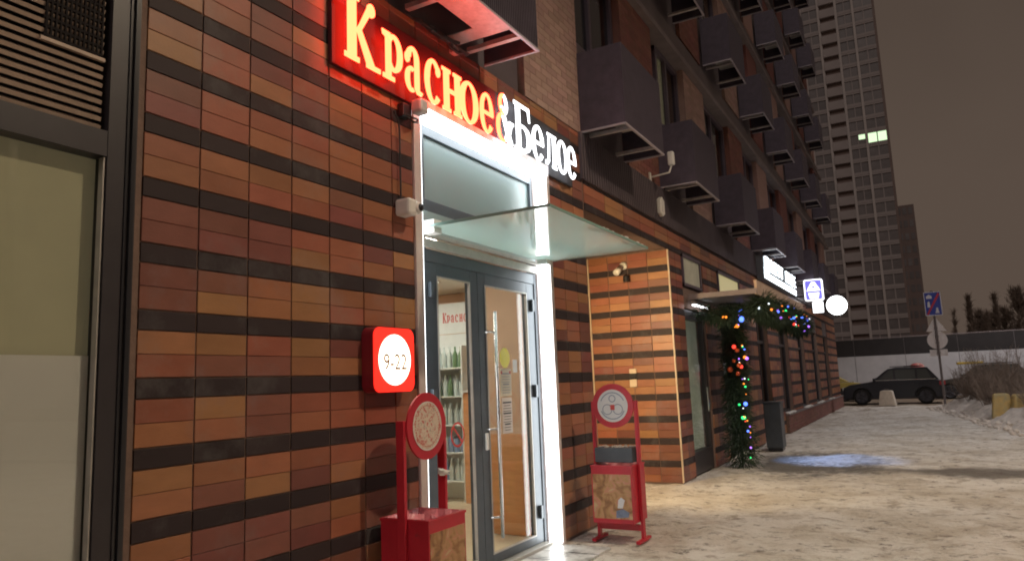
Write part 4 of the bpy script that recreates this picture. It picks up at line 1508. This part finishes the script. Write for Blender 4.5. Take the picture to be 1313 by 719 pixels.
for z in (-0.19, 0.15):
    MB().box(-0.02, 0.02, 0.27, 0.52, z, z + 0.04).build('bracket', M['black_plastic'], b3)
b4 = thing('blade_sign', 'small white lit plate sign under the blue blade sign', 'sign', (24.0, -0.60, 3.50))
MB().prism(rrect(0.15, 0.17, 0.02), -0.03, 0.03, 'x').build('case', M['blade_white'], b4)
MB().box(-0.034, -0.0305, -0.12, 0.12, 0.0, 0.03).box(-0.034, -0.0305, -0.10, 0.10, -0.07, -0.045).build('print', M['sign_ink'], b4)
MB().box(-0.015, 0.015, 0.15, 0.60, 0.05, 0.08).build('bracket', M['black_plastic'], b4)
b5 = thing('round_blade_sign', 'round white glowing blade sign beyond the blue one', 'sign', (26.0, -0.96, 3.68))
MB().lathe([(0.001, -0.06), (0.30, -0.06), (0.31, -0.05), (0.31, 0.05), (0.30, 0.06), (0.001, 0.06)], n=36, axis='x').build('disc', emit('round_light_box', (0.97, 1.0, 0.99), 9.0), b5, smooth=False)
MB().box(-0.02, 0.02, 0.31, 0.96, -0.03, 0.03).build('bracket', M['black_plastic'], b5)

gb = thing('litter_bin', 'plain dark grey upright litter bin beside the second shop wall', 'litter bin', (15.75, -0.44, 0.0))
MB().box(-0.19, 0.19, -0.16, 0.16, 0.05, 0.93).build('body', M['greybox'], gb, bevel=0.012)
MB().box(-0.21, 0.21, -0.18, 0.18, 0.931, 0.965).build('lid', M['greybox'], gb, bevel=0.008)
MB().box(-0.17, 0.17, -0.14, 0.14, 0.0, 0.0495).build('plinth', M['black_plastic'], gb)

# ================================================================== ROAD SIGN
M['post'] = mat('grey_steel_post', (0.16, 0.14, 0.14), 0.5, metal=0.3, var=0.1)
M['sign_back'] = mat('grey_sign_back', (0.72, 0.68, 0.68), 0.6, var=0.1)
M['sign_blue'] = mat('blue_sign_print', (0.03, 0.055, 0.34), 0.5, var=0.08)
M['sign_white'] = mat('white_sign_print', (0.66, 0.66, 0.72), 0.5, var=0.05)
M['sign_bar'] = mat('red_sign_print', (0.50, 0.03, 0.06), 0.5, var=0.05)
rs = thing('road_sign', 'tall sign post with blue zone plate over grey backs of other signs', 'road sign', (34.0, -3.86, 0.0))
MB().tube((0, 0, 0), (0, 0, 4.62), 0.045, n=10).build('post', M['post'], rs)
bl = MB().box(-0.07, -0.055, -0.29, 0.29, 3.62, 4.56).build('plate', M['sign_blue'], rs)
e = MB()
e.box(-0.073, -0.0705, -0.30, -0.275, 3.61, 4.57).box(-0.073, -0.0705, 0.275, 0.30, 3.61, 4.57).box(-0.073, -0.0705, -0.275, 0.275, 3.61, 3.635).box(-0.073, -0.0705, -0.275, 0.275, 4.545, 4.57)
e.box(-0.073, -0.0705, 0.02, 0.22, 4.30, 4.40)                                      # house and figures
e.prism([(0.02, 4.40), (0.22, 4.40), (0.12, 4.47)], -0.073, -0.0705, 'x')
e.prism([(0.10, 3.95), (0.20, 3.95), (0.19, 4.15), (0.14, 4.20), (0.11, 4.15)], -0.073, -0.0705, 'x')
e.prism([(-0.20, 3.70), (-0.05, 3.70), (-0.08, 3.80), (-0.10, 3.92), (-0.16, 3.92), (-0.17, 3.80)], -0.073, -0.0705, 'x')
e.build('white_print', M['sign_white'], bl)
MB().prism([(0.26, 3.66), (0.20, 3.64), (-0.27, 4.46), (-0.20, 4.52)], -0.078, -0.0735, 'x').build('red_bar', M['sign_bar'], bl)
MB().prism([(-0.36, 2.98), (0.36, 2.98), (0.0, 3.58)], 0.05, 0.065, 'x').build('triangle_back', M['sign_back'], rs)
MB().lathe([(0.001, 0.05), (0.36, 0.05), (0.36, 0.065), (0.001, 0.065)], (0, 0, 2.62), n=32, axis='x').build('round_back', M['sign_back'], rs)
MB().box(0.05, 0.065, -0.31, 0.31, 1.98, 2.24).build('plate_back', M['sign_back'], rs)
for z in (2.1, 2.5, 2.75, 3.1, 3.8, 4.35):
    MB().box(-0.054, 0.049, -0.06, 0.06, z, z + 0.03).build('clamp', M['post'], rs)

# ================================================================== CARS
M['tyre'] = mat('tyre_rubber', (0.02, 0.02, 0.02), 0.85, var=0.2)
M['rim'] = mat('alloy_rim', (0.05, 0.05, 0.06), 0.5, metal=0.3, var=0.2)
M['car_glass'] = mat('dark_car_glass', (0.075, 0.085, 0.085), 0.10, var=0.05, coat=0.5)
M['lamp_red'] = mat('red_tail_lamp', (0.40, 0.05, 0.06), 0.2, var=0.05)
M['lamp_clear'] = mat('clear_head_lamp', (0.60, 0.60, 0.58), 0.15, var=0.05)


def car(name, label, cat, loc, rz, paint, suv, L=4.3, group=None):
    """+x is the front"""
    t = thing(name, label, cat, loc, rz, group)
    H = 1.60 if suv else 1.45
    hl = L / 2
    hw = 0.90
    zb = 0.26 if suv else 0.20
    belt = 0.98 if suv else 0.90
    bx_f, bx_r = hl * 0.62, -hl * 0.62
    R = 0.34 if suv else 0.31

    def arch(cx):
        return [(cx + (R + 0.06) * math.cos(rad(a)), R + (R + 0.06) * math.sin(rad(a))) for a in range(190, -11, -20)]
    low = [(-hl + 0.06, zb)] + [(-hl + 0.05, zb + 0.02)]
    prof = [(-hl + 0.04, zb + 0.02)] + arch(bx_r) + arch(bx_f) + [(hl - 0.04, zb + 0.02), (hl, zb + 0.25), (hl - 0.05, belt - 0.22), (hl - 0.30, belt - 0.10), (hl * 0.42, belt + 0.02), (-hl * 0.80, belt + 0.06), (-hl + 0.05, belt), (-hl, zb + 0.35)]
    # body with tumblehome: stacked slices of the outline
    bm = MB()
    n = len(prof)
    slices = [(-hw + 0.06, 0.965), (-hw, 0.995), (-hw + 0.02, 1.0), (hw - 0.02, 1.0), (hw, 0.995), (hw - 0.06, 0.965)]
    slices = [(-hw, 0.985), (-hw + 0.07, 1.0), (hw - 0.07, 1.0), (hw, 0.985)]
    b0 = 0
    for y, k in slices:
        for (x, z) in prof:
            bm.v.append((x * k, y, 0.6 + (z - 0.6) * (k if z > 0.6 else 1.0)))
    for s_ in range(len(slices) - 1):
        for i in range(n):
            j = (i + 1) % n
            bm.f.append((s_ * n + i, s_ * n + j, (s_ + 1) * n + j, (s_ + 1) * n + i))
            bm.mi.append(0)
    bm.f.append(tuple(range(n)))
    bm.mi.append(0)
    bm.f.append(tuple(reversed(range((len(slices) - 1) * n, len(slices) * n))))
    bm.mi.append(0)
    body = bm.build('body', paint, t, bevel=0.02)
    # greenhouse
    if suv:
        ghp = [(hl * 0.40, belt + 0.01), (hl * 0.06, H - 0.06), (-hl * 0.10, H), (-hl * 0.70, H - 0.03), (-hl * 0.90, belt + 0.05)]
    else:
        ghp = [(hl * 0.38, belt + 0.01), (hl * 0.02, H - 0.04), (-hl * 0.15, H), (-hl * 0.42, H - 0.04), (-hl * 0.76, belt + 0.05)]
    g = MB()
    for y, zk in ((-hw + 0.05, 0), (-hw + 0.20, 1), (hw - 0.20, 1), (hw - 0.05, 0)):
        for (x, z) in ghp:
            zz = z if zk else belt
            xx = x
            if not zk:
                xx = x
                zz = belt + 0.005 + (z - belt) * 0.02
            g.v.append((xx, y, zz))
    m = len(ghp)
    for s_ in range(3):
        for i in range(m):
            j = (i + 1) % m
            g.f.append((s_ * m + i, s_ * m + j, (s_ + 1) * m + j, (s_ + 1) * m + i))
            g.mi.append(0)
    g.f.append(tuple(range(m)))
    g.mi.append(0)
    g.f.append(tuple(reversed(range(3 * m, 4 * m))))
    g.mi.append(0)
    g = MB()
    g.prism(ghp, -hw + 0.12, hw - 0.12, 'y')
    g.build('cabin', paint, t, bevel=0.03)
    # side windows, slightly proud of the cabin
    lo, hi = belt + 0.07, H - 0.11
    fx = lambda z: hl * 0.40 + (hl * 0.06 - hl * 0.40) * (z - belt) / (H - 0.06 - belt) if suv else hl * 0.38 + (hl * 0.02 - hl * 0.38) * (z - belt) / (H - 0.04 - belt)
    rx = lambda z: ghp[4][0] + (ghp[3][0] - ghp[4][0]) * (z - belt) / (H - belt)
    cuts = [(fx(lo) - 0.14, fx(hi) - 0.14, -0.08, -0.08), (-0.16, -0.16, -hl * 0.46, -hl * 0.46)]
    if suv:
        cuts.append((-hl * 0.50, -hl * 0.50, rx(lo) + 0.22, rx(hi) + 0.12))
    for (a0, a1, c0, c1) in cuts:
        for sgn in (-1, 1):
            y = sgn * (hw - 0.118)
            MB().prism([(a0, lo), (a1, hi), (c1, hi), (c0, lo)], min(y, y + sgn * 0.012), max(y, y + sgn * 0.012), 'y').build('side_window', M['car_glass'], t)
    d = Vector((hl * 0.06 - hl * 0.40, 0, H - 0.06 - belt)) if suv else Vector((hl * 0.02 - hl * 0.38, 0, H - 0.04 - belt))
    p0 = Vector((ghp[0][0], 0, ghp[0][1]))
    nrm = Vector((d.z, 0, -d.x)).normalized() * 0.012
    a, b = p0 + d * 0.10 + nrm, p0 + d * 0.90 + nrm
    MB().face([(a.x, -hw + 0.20, a.z), (a.x, hw - 0.20, a.z), (b.x, hw - 0.24, b.z), (b.x, -hw + 0.24, b.z)]).build('windscreen', M['car_glass'], t)
    for wx in (bx_f, bx_r):
        for sgn in (-1, 1):
            yc = sgn * (hw - 0.11)
            w = MB().lathe([(0.10, -0.10), (R - 0.03, -0.11), (R, -0.08), (R, 0.08), (R - 0.03, 0.11), (0.10, 0.10)], (wx, yc, R), n=24, axis='y').build('wheel', M['tyre'], t, smooth=True)
            rm = MB()
            rm.lathe([(0.001, 0.0), (0.09, 0.0), (0.10, 0.01), (R - 0.11, 0.015), (R - 0.09, 0.03), (R - 0.085, 0.0)], (wx, yc + sgn * 0.10, R), n=20, axis='y')
            for k in range(5):
                aa = rad(k * 72)
                rm.tube((wx, yc + sgn * 0.115, R), (wx + (R - 0.1) * math.cos(aa), yc + sgn * 0.118, R + (R - 0.1) * math.sin(aa)), 0.028, n=6)
            rm.build('rim', M['rim'], w)
    for sgn in (-1, 1):
        y = sgn * (hw - 0.28)
        MB().box(hl - 0.14, hl + 0.004, y - 0.20, y + 0.20, belt - 0.34, belt - 0.20).build('headlight', M['lamp_clear'], t, bevel=0.02)
        y = sgn * (hw - 0.14)
        MB().box(-hl - 0.008, -hl + 0.22, y - 0.10, y + 0.146, belt - 0.20, belt - 0.02).build('tail_light', M['lamp_red'], t, bevel=0.02)
        MB().box(hl * 0.32, hl * 0.32 + 0.10, sgn * (hw + 0.06) - 0.08, sgn * (hw + 0.06) + 0.08, belt + 0.03, belt + 0.17).build('mirror', paint, t, bevel=0.02)
    MB().box(-hl * 0.55, hl * 0.45, -hw - 0.002, -hw + 0.03, zb - 0.02, zb + 0.07).box(-hl * 0.55, hl * 0.45, hw - 0.03, hw + 0.002, zb - 0.02, zb + 0.07).build('sill', M['black_plastic'], t)
    MB().box(-hl * 0.93, hl * 0.93, -hw + 0.22, hw - 0.22, zb - 0.04, belt - 0.25).build('underbody', M['black_plastic'], t)
    for sgn in (-1, 1):
        y = sgn * (hw - 0.05)
        MB().box(-hl * 0.84, hl * 0.36, min(y, y + sgn * 0.02) - 0.02, max(y, y + sgn * 0.02), belt + 0.062, belt + 0.085).build('belt_trim', M['chrome'], t)
    if suv:
        for sgn in (-1, 1):
            MB().tube((hl * 0.02, sgn * 0.62, H + 0.035), (-hl * 0.62, sgn * 0.62, H + 0.03), 0.018, n=8).build('roof_rail', M['black_plastic'], t)
        MB().box(-hl * 0.55, -hl * 0.25, -0.02, 0.02, H, H + 0.06).build('aerial_fin', M['black_plastic'], t)
    for sgn in (-1, 1):
        for hx in (hl * 0.10, -hl * 0.38):
            MB().box(hx - 0.09, hx + 0.09, sgn * hw - 0.012, sgn * hw + 0.012, belt - 0.10, belt - 0.07).build('door_handle', M['black_plastic'] if suv else paint, t)
    return t


M['paint_black'] = mat('black_car_paint', (0.014, 0.016, 0.024), 0.35, var=0.05, coat=0.15)
M['paint_yellow'] = mat('yellow_taxi_paint', (0.46, 0.36, 0.10), 0.3, var=0.08, coat=0.5)
M['paint_dark'] = mat('dark_grey_car_paint', (0.05, 0.045, 0.04), 0.3, var=0.08, coat=0.5)
car('parked_car', 'black compact sport utility car parked across the end of the pavement', 'car', (37.2, -1.98, 0.0), math.pi / 2, M['paint_black'], True, 4.05)
car('parked_car', 'pale yellow sedan parked beyond the far corner of the tiled block', 'car', (41.2, 1.75, 0.0), math.pi / 2 + 0.05, M['paint_yellow'], False, 4.4)
tx = car('parked_car', 'dark car with a yellow roof board behind the bushes and road sign', 'car', (41.8, -5.6, 0.0), math.pi / 2, M['paint_dark'], True, 4.3)
MB().box(-0.2, 0.9, -0.35, 0.35, 1.625, 1.74).build('roof_board', mat('yellow_roof_board', (0.55, 0.38, 0.04), 0.4), tx, bevel=0.02)

# red and white heaps by the hoarding
M['heap'] = mat('red_tarpaulin', (0.42, 0.10, 0.10), 0.6, var=0.4, scale=3, dirt=((0.55, 0.42, 0.32), 2.2, 0.48))
for (y, z0, w, lab, xh) in [(-3.00, 1.30, 0.42, 'heap under red tarpaulin on the kerb behind the black car', 43.2), (-8.1, 1.35, 0.55, 'heap under red tarpaulin behind the bushes by the hoarding', 43.2)]:
    hp = MB()
    n = 10
    for i in range(n + 1):
        for j in range(16):
            a = 2 * math.pi * j / 16
            r = w * 1.3 * math.cos(i / n * math.pi / 2) ** 0.6
            zz = (z0 + 0.50) * math.sin(i / n * math.pi / 2)
            nn = 1 + 0.25 * mnoise.noise((math.cos(a) * 2 + y, math.sin(a) * 2, zz * 2.5))
            hp.v.append((r * math.cos(a) * nn, r * math.sin(a) * nn, zz))
    for i in range(n):
        for j in range(16):
            k = (j + 1) % 16
            hp.f.append((i * 16 + j, i * 16 + k, (i + 1) * 16 + k, (i + 1) * 16 + j))
            hp.mi.append(0)
    o = hp.build('covered_heap', M['heap'], smooth=False)
    o.location = (xh, y, 0)
    tag(o, lab, 'heap')

# ================================================================== CONCRETE BLOCKS
M['concrete_white'] = mat('whitewashed_concrete', (0.56, 0.50, 0.42), 0.85, var=0.2, scale=6, bump=0.3)
M['concrete_yellow'] = mat('yellow_orange_concrete', (0.50, 0.36, 0.14), 0.8, var=0.2, scale=4, bump=0.3, dirt=((0.32, 0.31, 0.20), 2.5, 0.45))  # yellow-orange base tone with duller mottling


def block(label, loc, mt, w, h):
    t = thing('concrete_block', label, 'concrete block', loc, random.uniform(-0.1, 0.1), 'concrete blocks along the road')
    mb = MB()
    mb.prism([(-w, 0.0), (w, 0.0), (w * 0.97, 0.10), (w * 0.70, h - 0.05), (w * 0.58, h), (-w * 0.58, h), (-w * 0.70, h - 0.05), (-w * 0.97, 0.10)], -w * 0.8, w * 0.8, 'x')
    mb.build('body', mt, t, bevel=0.04)
    MB().path([(0, -0.09, h - 0.01), (0, -0.07, h + 0.06), (0, 0.07, h + 0.06), (0, 0.09, h - 0.01)], 0.012, 6).build('lifting_loop', M['post'], t)


block('whitewashed concrete block standing in front of the black car', (35.1, -1.78, -0.02), M['concrete_white'], 0.33, 0.66)
block('yellow concrete block among the bushes, the one closer to the road sign', (23.9, -4.98, 0.06), M['concrete_yellow'], 0.27, 0.70)
block('yellow concrete block among the bushes, the one farther from the road sign', (23.5, -5.40, 0.06), M['concrete_yellow'], 0.28, 0.68)

# ================================================================== HOARDING with dark upper band
M['hoard'] = mat('pale_grey_hoarding', (0.46, 0.45, 0.46), 0.7, var=0.12, scale=1.5)
M['hoard_top'] = mat('dark_mesh_band', (0.022, 0.018, 0.018), 0.8, var=0.3, scale=2)
hd = thing('hoarding', 'long pale site hoarding with a dark band on top across the street end', 'fence', (45.0, -14.0, 0.0))
y = -26.0
while y < 30:
    MB().box(0.0, 0.04, y + 0.012, y + 2.488, 0.05, 2.30).build('panel', M['hoard'], hd)
    MB().box(0.03, 0.07, y + 0.012, y + 2.488, 2.305, 3.22).build('dark_panel', M['hoard_top'], hd)
    MB().box(0.045, 0.14, y - 0.04, y + 0.04, 0.0, 3.24).build('post', M['post'], hd)
    y += 2.5
MB().box(0.02, 0.10, -26.0, 30.0, 3.245, 3.29).build('top_rail', M['ledge'], hd)

# ================================================================== SNOW BANK, BUSHES
bk = MB()
nx, nyk = 90, 34
for i in range(nx + 1):
    for j in range(nyk + 1):
        u, v = i / nx, j / nyk
        x = 16.0 + 17.5 * u
        edge = -5.35 + 2.1 * u ** 1.1 + 0.25 * mnoise.noise((x * 0.8, 0, 3))
        y = edge - 4.5 * v
        prof = math.sin(min(1.0, v * 4.0) * math.pi / 2) * (1 - 0.55 * min(1, max(0, v - 0.25) * 3))
        z = 0.44 * prof * min(1, u * 5) * min(1, (1 - u) * 8)
        z += prof * (0.16 * mnoise.noise((x * 1.6, y * 1.6, 0)) + 0.16 * mnoise.noise((x * 4.2, y * 4.2, 7)) + 0.09 * mnoise.noise((x * 9, y * 9, 2)))
        bk.v.append((x, y, z - 0.04))
for i in range(nx):
    for j in range(nyk):
        a = i * (nyk + 1) + j
        bk.f.append((a, a + 1, a + nyk + 2, a + nyk + 1))
        bk.mi.append(0)
sb = bk.build('snow_bank', M['snow_dirty'], smooth=True)
sb['kind'] = 'structure'
lump_g = 0
lm = MB()
for i in range(420):
    u = random.random()
    x = 17.0 + 15.5 * u
    edge = -5.35 + 2.1 * ((x - 16) / 17.5) ** 1.1
    y = edge - random.uniform(-0.25, 0.9)
    r = random.uniform(0.015, 0.075)
    bb = len(lm.v)
    lm.ball((x, y, 0.0 + random.uniform(-0.02, 0.06) + 0.16 * max(0.0, min(1.0, (edge - y) * 1.2))), r, 8, 0, 0.7)
    for q in range(bb, len(lm.v)):
        vx, vy, vz = lm.v[q]
        nn = 0.6 * r * mnoise.noise((vx * 14, vy * 14, vz * 14))
        lm.v[q] = (vx + nn, vy + nn, vz + nn)
o = lm.build('snow_clods', M['snow_dirty'])
o['kind'] = 'stuff'
M['twig'] = mat('brown_twigs', (0.20, 0.155, 0.125), 0.9, var=0.35, scale=3)


def shrub(x, y, h, spread, n, label):
    t = thing('bare_shrub', label, 'shrub', (x, y, 0.05), random.uniform(0, 6), 'bare shrubs behind the snow bank')
    mb = MB()
    for i in range(n):
        a = random.uniform(0, 2 * math.pi)
        rr = spread * random.random() ** 0.5
        p = Vector((0.55 * rr * math.cos(a), 0.55 * rr * math.sin(a), 0.0))
        d = Vector((math.cos(a) * rr * 0.5, math.sin(a) * rr * 0.5, h * random.uniform(0.6, 1.05)))
        segs = 4
        r0 = random.uniform(0.008, 0.016)
        q = p
        for s_ in range(segs):
            nq = q + d / segs + Vector((random.gauss(0, 0.05), random.gauss(0, 0.05), 0))
            mb.tube(q, nq, r0 * (1 - s_ / segs * 0.7), r0 * (1 - (s_ + 1) / segs * 0.7), 3, 0, False)
            if s_ > 0:
                for _ in range(3):
                    tw = q.lerp(nq, random.random())
                    dv = Vector((random.gauss(0, 0.14), random.gauss(0, 0.14), random.uniform(0.05, 0.30)))
                    mb.tube(tw, tw + dv, 0.005, 0.002, 3, 0, False)
            q = nq
    o = mb.build('twigs', M['twig'], t)
    o['kind'] = 'stuff'
    st = MB()
    for i in range(6):
        a = i * 1.05
        st.tube((0, 0, -0.1), (0.16 * math.cos(a), 0.16 * math.sin(a), 0.45), 0.022, 0.012, 5)
    st.build('stem', M['twig'], t)


for i in range(11):
    u = i / 10
    shrub(19.5 + 11.8 * u + random.uniform(-0.3, 0.3), -6.35 + 1.45 * u + random.uniform(-0.2, 0.2) - (0.2 if i % 2 else 0), (0.80 + 0.07 * i + random.uniform(-0.1, 0.1)) if i != 8 else 2.0, 0.95, 120,
          f'leafless brown shrub behind the snow bank, {ORD[10 - i] if 10 - i < 9 else ("tenth", "eleventh")[10 - i - 9]} from the road sign' if i != 8 else 'tallest leafless shrub, rising above the hoarding line behind the snow bank')

# ================================================================== FAR TREES behind the hoarding
M['bark'] = mat('frosted_bark', (0.20, 0.155, 0.125), 0.9, var=0.3, scale=4)


def far_tree(x, y, h, w, dens, label, kind):
    t = thing('bare_tree', label, 'tree', (x, y, 0), random.uniform(0, 6), 'trees beyond the hoarding')
    tr = MB()
    tr.tube((0, 0, -0.5), (0, 0, h * 0.5), 0.20, 0.12, 7).tube((0, 0, h * 0.5), (0.1, 0.05, h * 0.97), 0.12, 0.02, 6)
    tr.build('trunk', M['bark'], t)
    cr = MB()
    for i in range(dens):
        zz = h * (0.18 + 0.80 * random.random() ** 0.8)
        f_ = (1 - zz / h)
        L_ = w * (f_ * 1.5 + 0.10 if kind == 'spire' else 0.4 + 0.9 * math.sin(math.pi * min(1, max(0.05, (zz / h - 0.15) / 0.85)))) * random.uniform(0.5, 1.0)
        a = random.uniform(0, 2 * math.pi)
        d = Vector((math.cos(a) * L_, math.sin(a) * L_, L_ * random.uniform(0.3, 1.1)))
        p = Vector((0, 0, zz))
        cr.tube(p, p + d, 0.035, 0.018, 3, 0, False)
        for _ in range(14):
            q = p + d * random.uniform(0.25, 1.0)
            dv = Vector((random.gauss(0, 0.18), random.gauss(0, 0.18), random.uniform(0.1, 0.7)))
            cr.tube(q, q + dv, 0.020, 0.010, 3, 0, False)
    o = cr.build('crown', M['bark'], t)
    o['kind'] = 'stuff'


TR = [(80, -6.4, 6.6, 0.30, 40, 'spire', 'thin pointed leafless tree just right of the road sign, behind the dark band'),
      (80, -7.7, 7.9, 0.55, 110, 'spire', 'tall pointed leafless tree, second from the road sign behind the dark band'),
      (83, -8.5, 6.6, 0.8, 90, 'round', 'bushy leafless tree, third from the road sign behind the dark band'),
      (79, -8.9, 6.2, 0.5, 80, 'spire', 'pointed leafless tree, fourth from the road sign behind the dark band'),
      (84, -9.6, 6.4, 0.7, 80, 'round', 'bushy leafless tree, fifth from the road sign behind the dark band'),
      (80, -9.75, 8.0, 0.45, 110, 'spire', 'tall pointed leafless tree, sixth from the road sign behind the dark band'),
      (82, -10.6, 6.5, 0.8, 90, 'round', 'bushy leafless tree, seventh from the road sign behind the dark band'),
      (80, -11.4, 8.1, 1.0, 150, 'round', 'broad bushy leafless tree, eighth from the road sign behind the dark band'),
      (84, -12.8, 7.4, 1.0, 130, 'round', 'broad bushy leafless tree, ninth from the road sign behind the dark band')]
for (x, y, h, w, dn, kd, lab) in TR:
    far_tree(x, y, h, w, dn, lab, kd)
# ================================================================== FAR TOWER BLOCKS
M['tower'] = mat('tower_concrete', (0.36, 0.32, 0.315), 0.8, var=0.12, scale=0.4)
M['tower_dark'] = mat('tower_side_panel', (0.22, 0.165, 0.15), 0.8, var=0.15, scale=0.3)
M['tower_pil'] = mat('tower_pilaster', (0.50, 0.455, 0.44), 0.8, var=0.1, scale=0.4)
M['tower_pane'] = mat('tower_window_glass', (0.17, 0.15, 0.15), 0.35, var=0.4, scale=0.2, rand='object')
M['tower_lit'] = emit('lit_flat_window', (0.72, 1.0, 0.62), 1.1)
tw = thing('tower_block', 'tall grey panel tower block rising dark behind the street end', 'building', (165.0, 0.0, 0.0))
FH = 3.0
NF = 31
MB().box(0.0, 14.0, -2.45, 26.0, 0.0, NF * FH).build('wall', M['tower_dark'], tw)
BAYS = [(-2.05, 1.45, 'win'), (1.95, 4.75, 'win'), (5.25, 8.25, 'bal'), (8.75, 11.9, 'win'), (12.4, 15.4, 'bal'), (15.9, 19.1, 'win'), (19.6, 22.6, 'win')]
for yb in (1.70, 5.0, 8.5, 12.15, 15.65, 19.35, 22.85):
    MB().box(-0.55, -0.001, yb - 0.24, yb + 0.24, 0.0, NF * FH).build('pilaster', M['tower_pil'], tw)
win_mesh = {}
for (a, c, kd) in BAYS:
    for f_ in range(NF):
        z = f_ * FH
        if kd == 'win':
            key = ('w', round(c - a, 2))
            if key not in win_mesh:
                w = c - a
                mb = MB()
                mb.box(-0.32, 0.0, 0.0, w, 0.0, 0.55).box(-0.30, 0.0, 0.0, w, 2.62, 2.97)
                mb.box(-0.26, 0.0, w * 0.47, w * 0.53, 0.55, 2.62)
                pm = MB()
                pm.box(-0.10, -0.02, 0.04, w - 0.04, 0.56, 2.61)
                win_mesh[key] = (mb.mesh('window', M['tower']), pm.mesh('pane', M['tower_pane']), pm.mesh('pane', M['tower_lit']))
            me, pa, pl_ = win_mesh[key]
            o = bpy.data.objects.new('window', me)
            link(o, tw)
            o.location = (-0.001, a, z)
            lit = (f_ == 16 and a < -2) or False
            q = bpy.data.objects.new('pane', pl_ if lit else pa)
            link(q, o)
        else:
            key = ('b', round(c - a, 2))
            if key not in win_mesh:
                w = c - a
                mb = MB()
                mb.box(-0.9, -0.02, 0.0, w, 0.0, 1.75).box(-0.9, -0.02, 0.0, w, 2.90, 2.99)
                win_mesh[key] = mb.mesh('balcony', M['tower'])
            o = bpy.data.objects.new('balcony', win_mesh[key])
            link(o, tw)
            o.location = (-0.001, a, z)
# one more lit pane, half hidden behind a blind
MB().box(-0.14, -0.11, 2.0, 3.2, 48.6 + 1.0, 48.6 + 2.0).build('lit_pane', M['tower_lit'], tw)

t2 = thing('tower_block', 'lower brown tower block just visible behind the tall grey one', 'building', (188.0, 0.0, 0.0))
MB().box(0, 14, -5.6, 10, 0, 39.0).build('wall', M['tower_dark'], t2)
for f_ in range(13):
    for yy in (-5.2, -4.0, -2.8):
        MB().box(-0.06, -0.001, yy, yy + 0.8, f_ * 3 + 0.8, f_ * 3 + 2.4).build('window', M['tower_pane'], t2)

# ================================================================== STREET LAMPS on the street side (behind and beside the viewer)
M['lamp_lens'] = emit('street_lamp_lens', (1.0, 0.78, 0.52), 20.0)


def street_lamp(label, loc, aim, energy, tint=(1.0, 0.80, 0.58)):
    t = thing('street_lamp', label, 'street lamp', loc, 0, 'street lamps along the road')
    MB().tube((0, 0, -0.3), (0, 0, 9.7), 0.09, 0.06, 10).build('pole', M['post'], t, smooth=True)
    v = Vector((aim[0], aim[1], 0)).normalized()
    MB().path([(0, 0, 9.6), tuple(v * 0.5 + Vector((0, 0, 10.0))), tuple(v * 1.3 + Vector((0, 0, 10.1)))], 0.04, 8).build('arm', M['post'], t)
    h = v * 1.6 + Vector((0, 0, 10.08))
    MB().ball(tuple(h + Vector((0, 0, 0.05))), 0.24, 14, 0, 0.45).build('head', M['post'], t, smooth=True)
    MB().lathe([(0.001, -0.10), (0.17, -0.08), (0.18, -0.05)], tuple(h), n=18).build('lens', M['lamp_lens'], t)
    ld = bpy.data.lights.new('lamp_light', 'SPOT')
    ld.energy = energy
    ld.color = tint
    ld.spot_size = rad(129)
    ld.spot_blend = 0.45
    ld.shadow_soft_size = 0.25
    lo = bpy.data.objects.new('lamp_light', ld)
    link(lo, t)
    lo.location = h + Vector((0, 0, -0.20))
    lo.rotation_euler = Vector((v.x * 0.04, v.y * 0.04, -1)).to_track_quat('-Z', 'Y').to_euler()


street_lamp('street lamp on a tall grey pole by the road opposite the shop door', (6.0, -9.2, 0.0), (0.0, 1.0), 2250)
street_lamp('street lamp on a tall grey pole across the pavement from the second shop', (19.0, -9.6, 0.0), (0.0, 1.0), 1150, (1.0, 0.95, 0.97))
street_lamp('street lamp on a tall grey pole by the road near the hoarding', (38.5, -10.5, 0.0), (0.1, 1.0), 2300, (1.0, 0.95, 0.95))

# warm lamp of the house entrance inside the recess, on the return wall
rl = thing('entrance_lamp', 'small warm wall lamp inside the recess beside the shop', 'lamp', (7.46, 0.62, 2.35))
MB().box(0.0, 0.03, -0.07, 0.07, -0.10, 0.10).build('plate', M['white_plastic'], rl, bevel=0.005)
MB().lathe([(0.001, -0.08), (0.07, -0.07), (0.08, 0.0), (0.07, 0.07), (0.001, 0.08)], (0.09, 0, 0), n=16).build('shade', emit('warm_lamp_glass', (1.0, 0.72, 0.36), 6.0), rl, smooth=True)
ld = bpy.data.lights.new('entrance_light', 'SPOT')
ld.energy = 380
ld.color = (1.0, 0.72, 0.38)
ld.spot_size = rad(120)
ld.spot_blend = 0.7
ld.shadow_soft_size = 0.08
lo = bpy.data.objects.new('entrance_light', ld)
link(lo, rl)
lo.location = (0.20, 0, 0)
lo.rotation_euler = Vector((1, -0.15, -0.35)).to_track_quat('-Z', 'Y').to_euler()
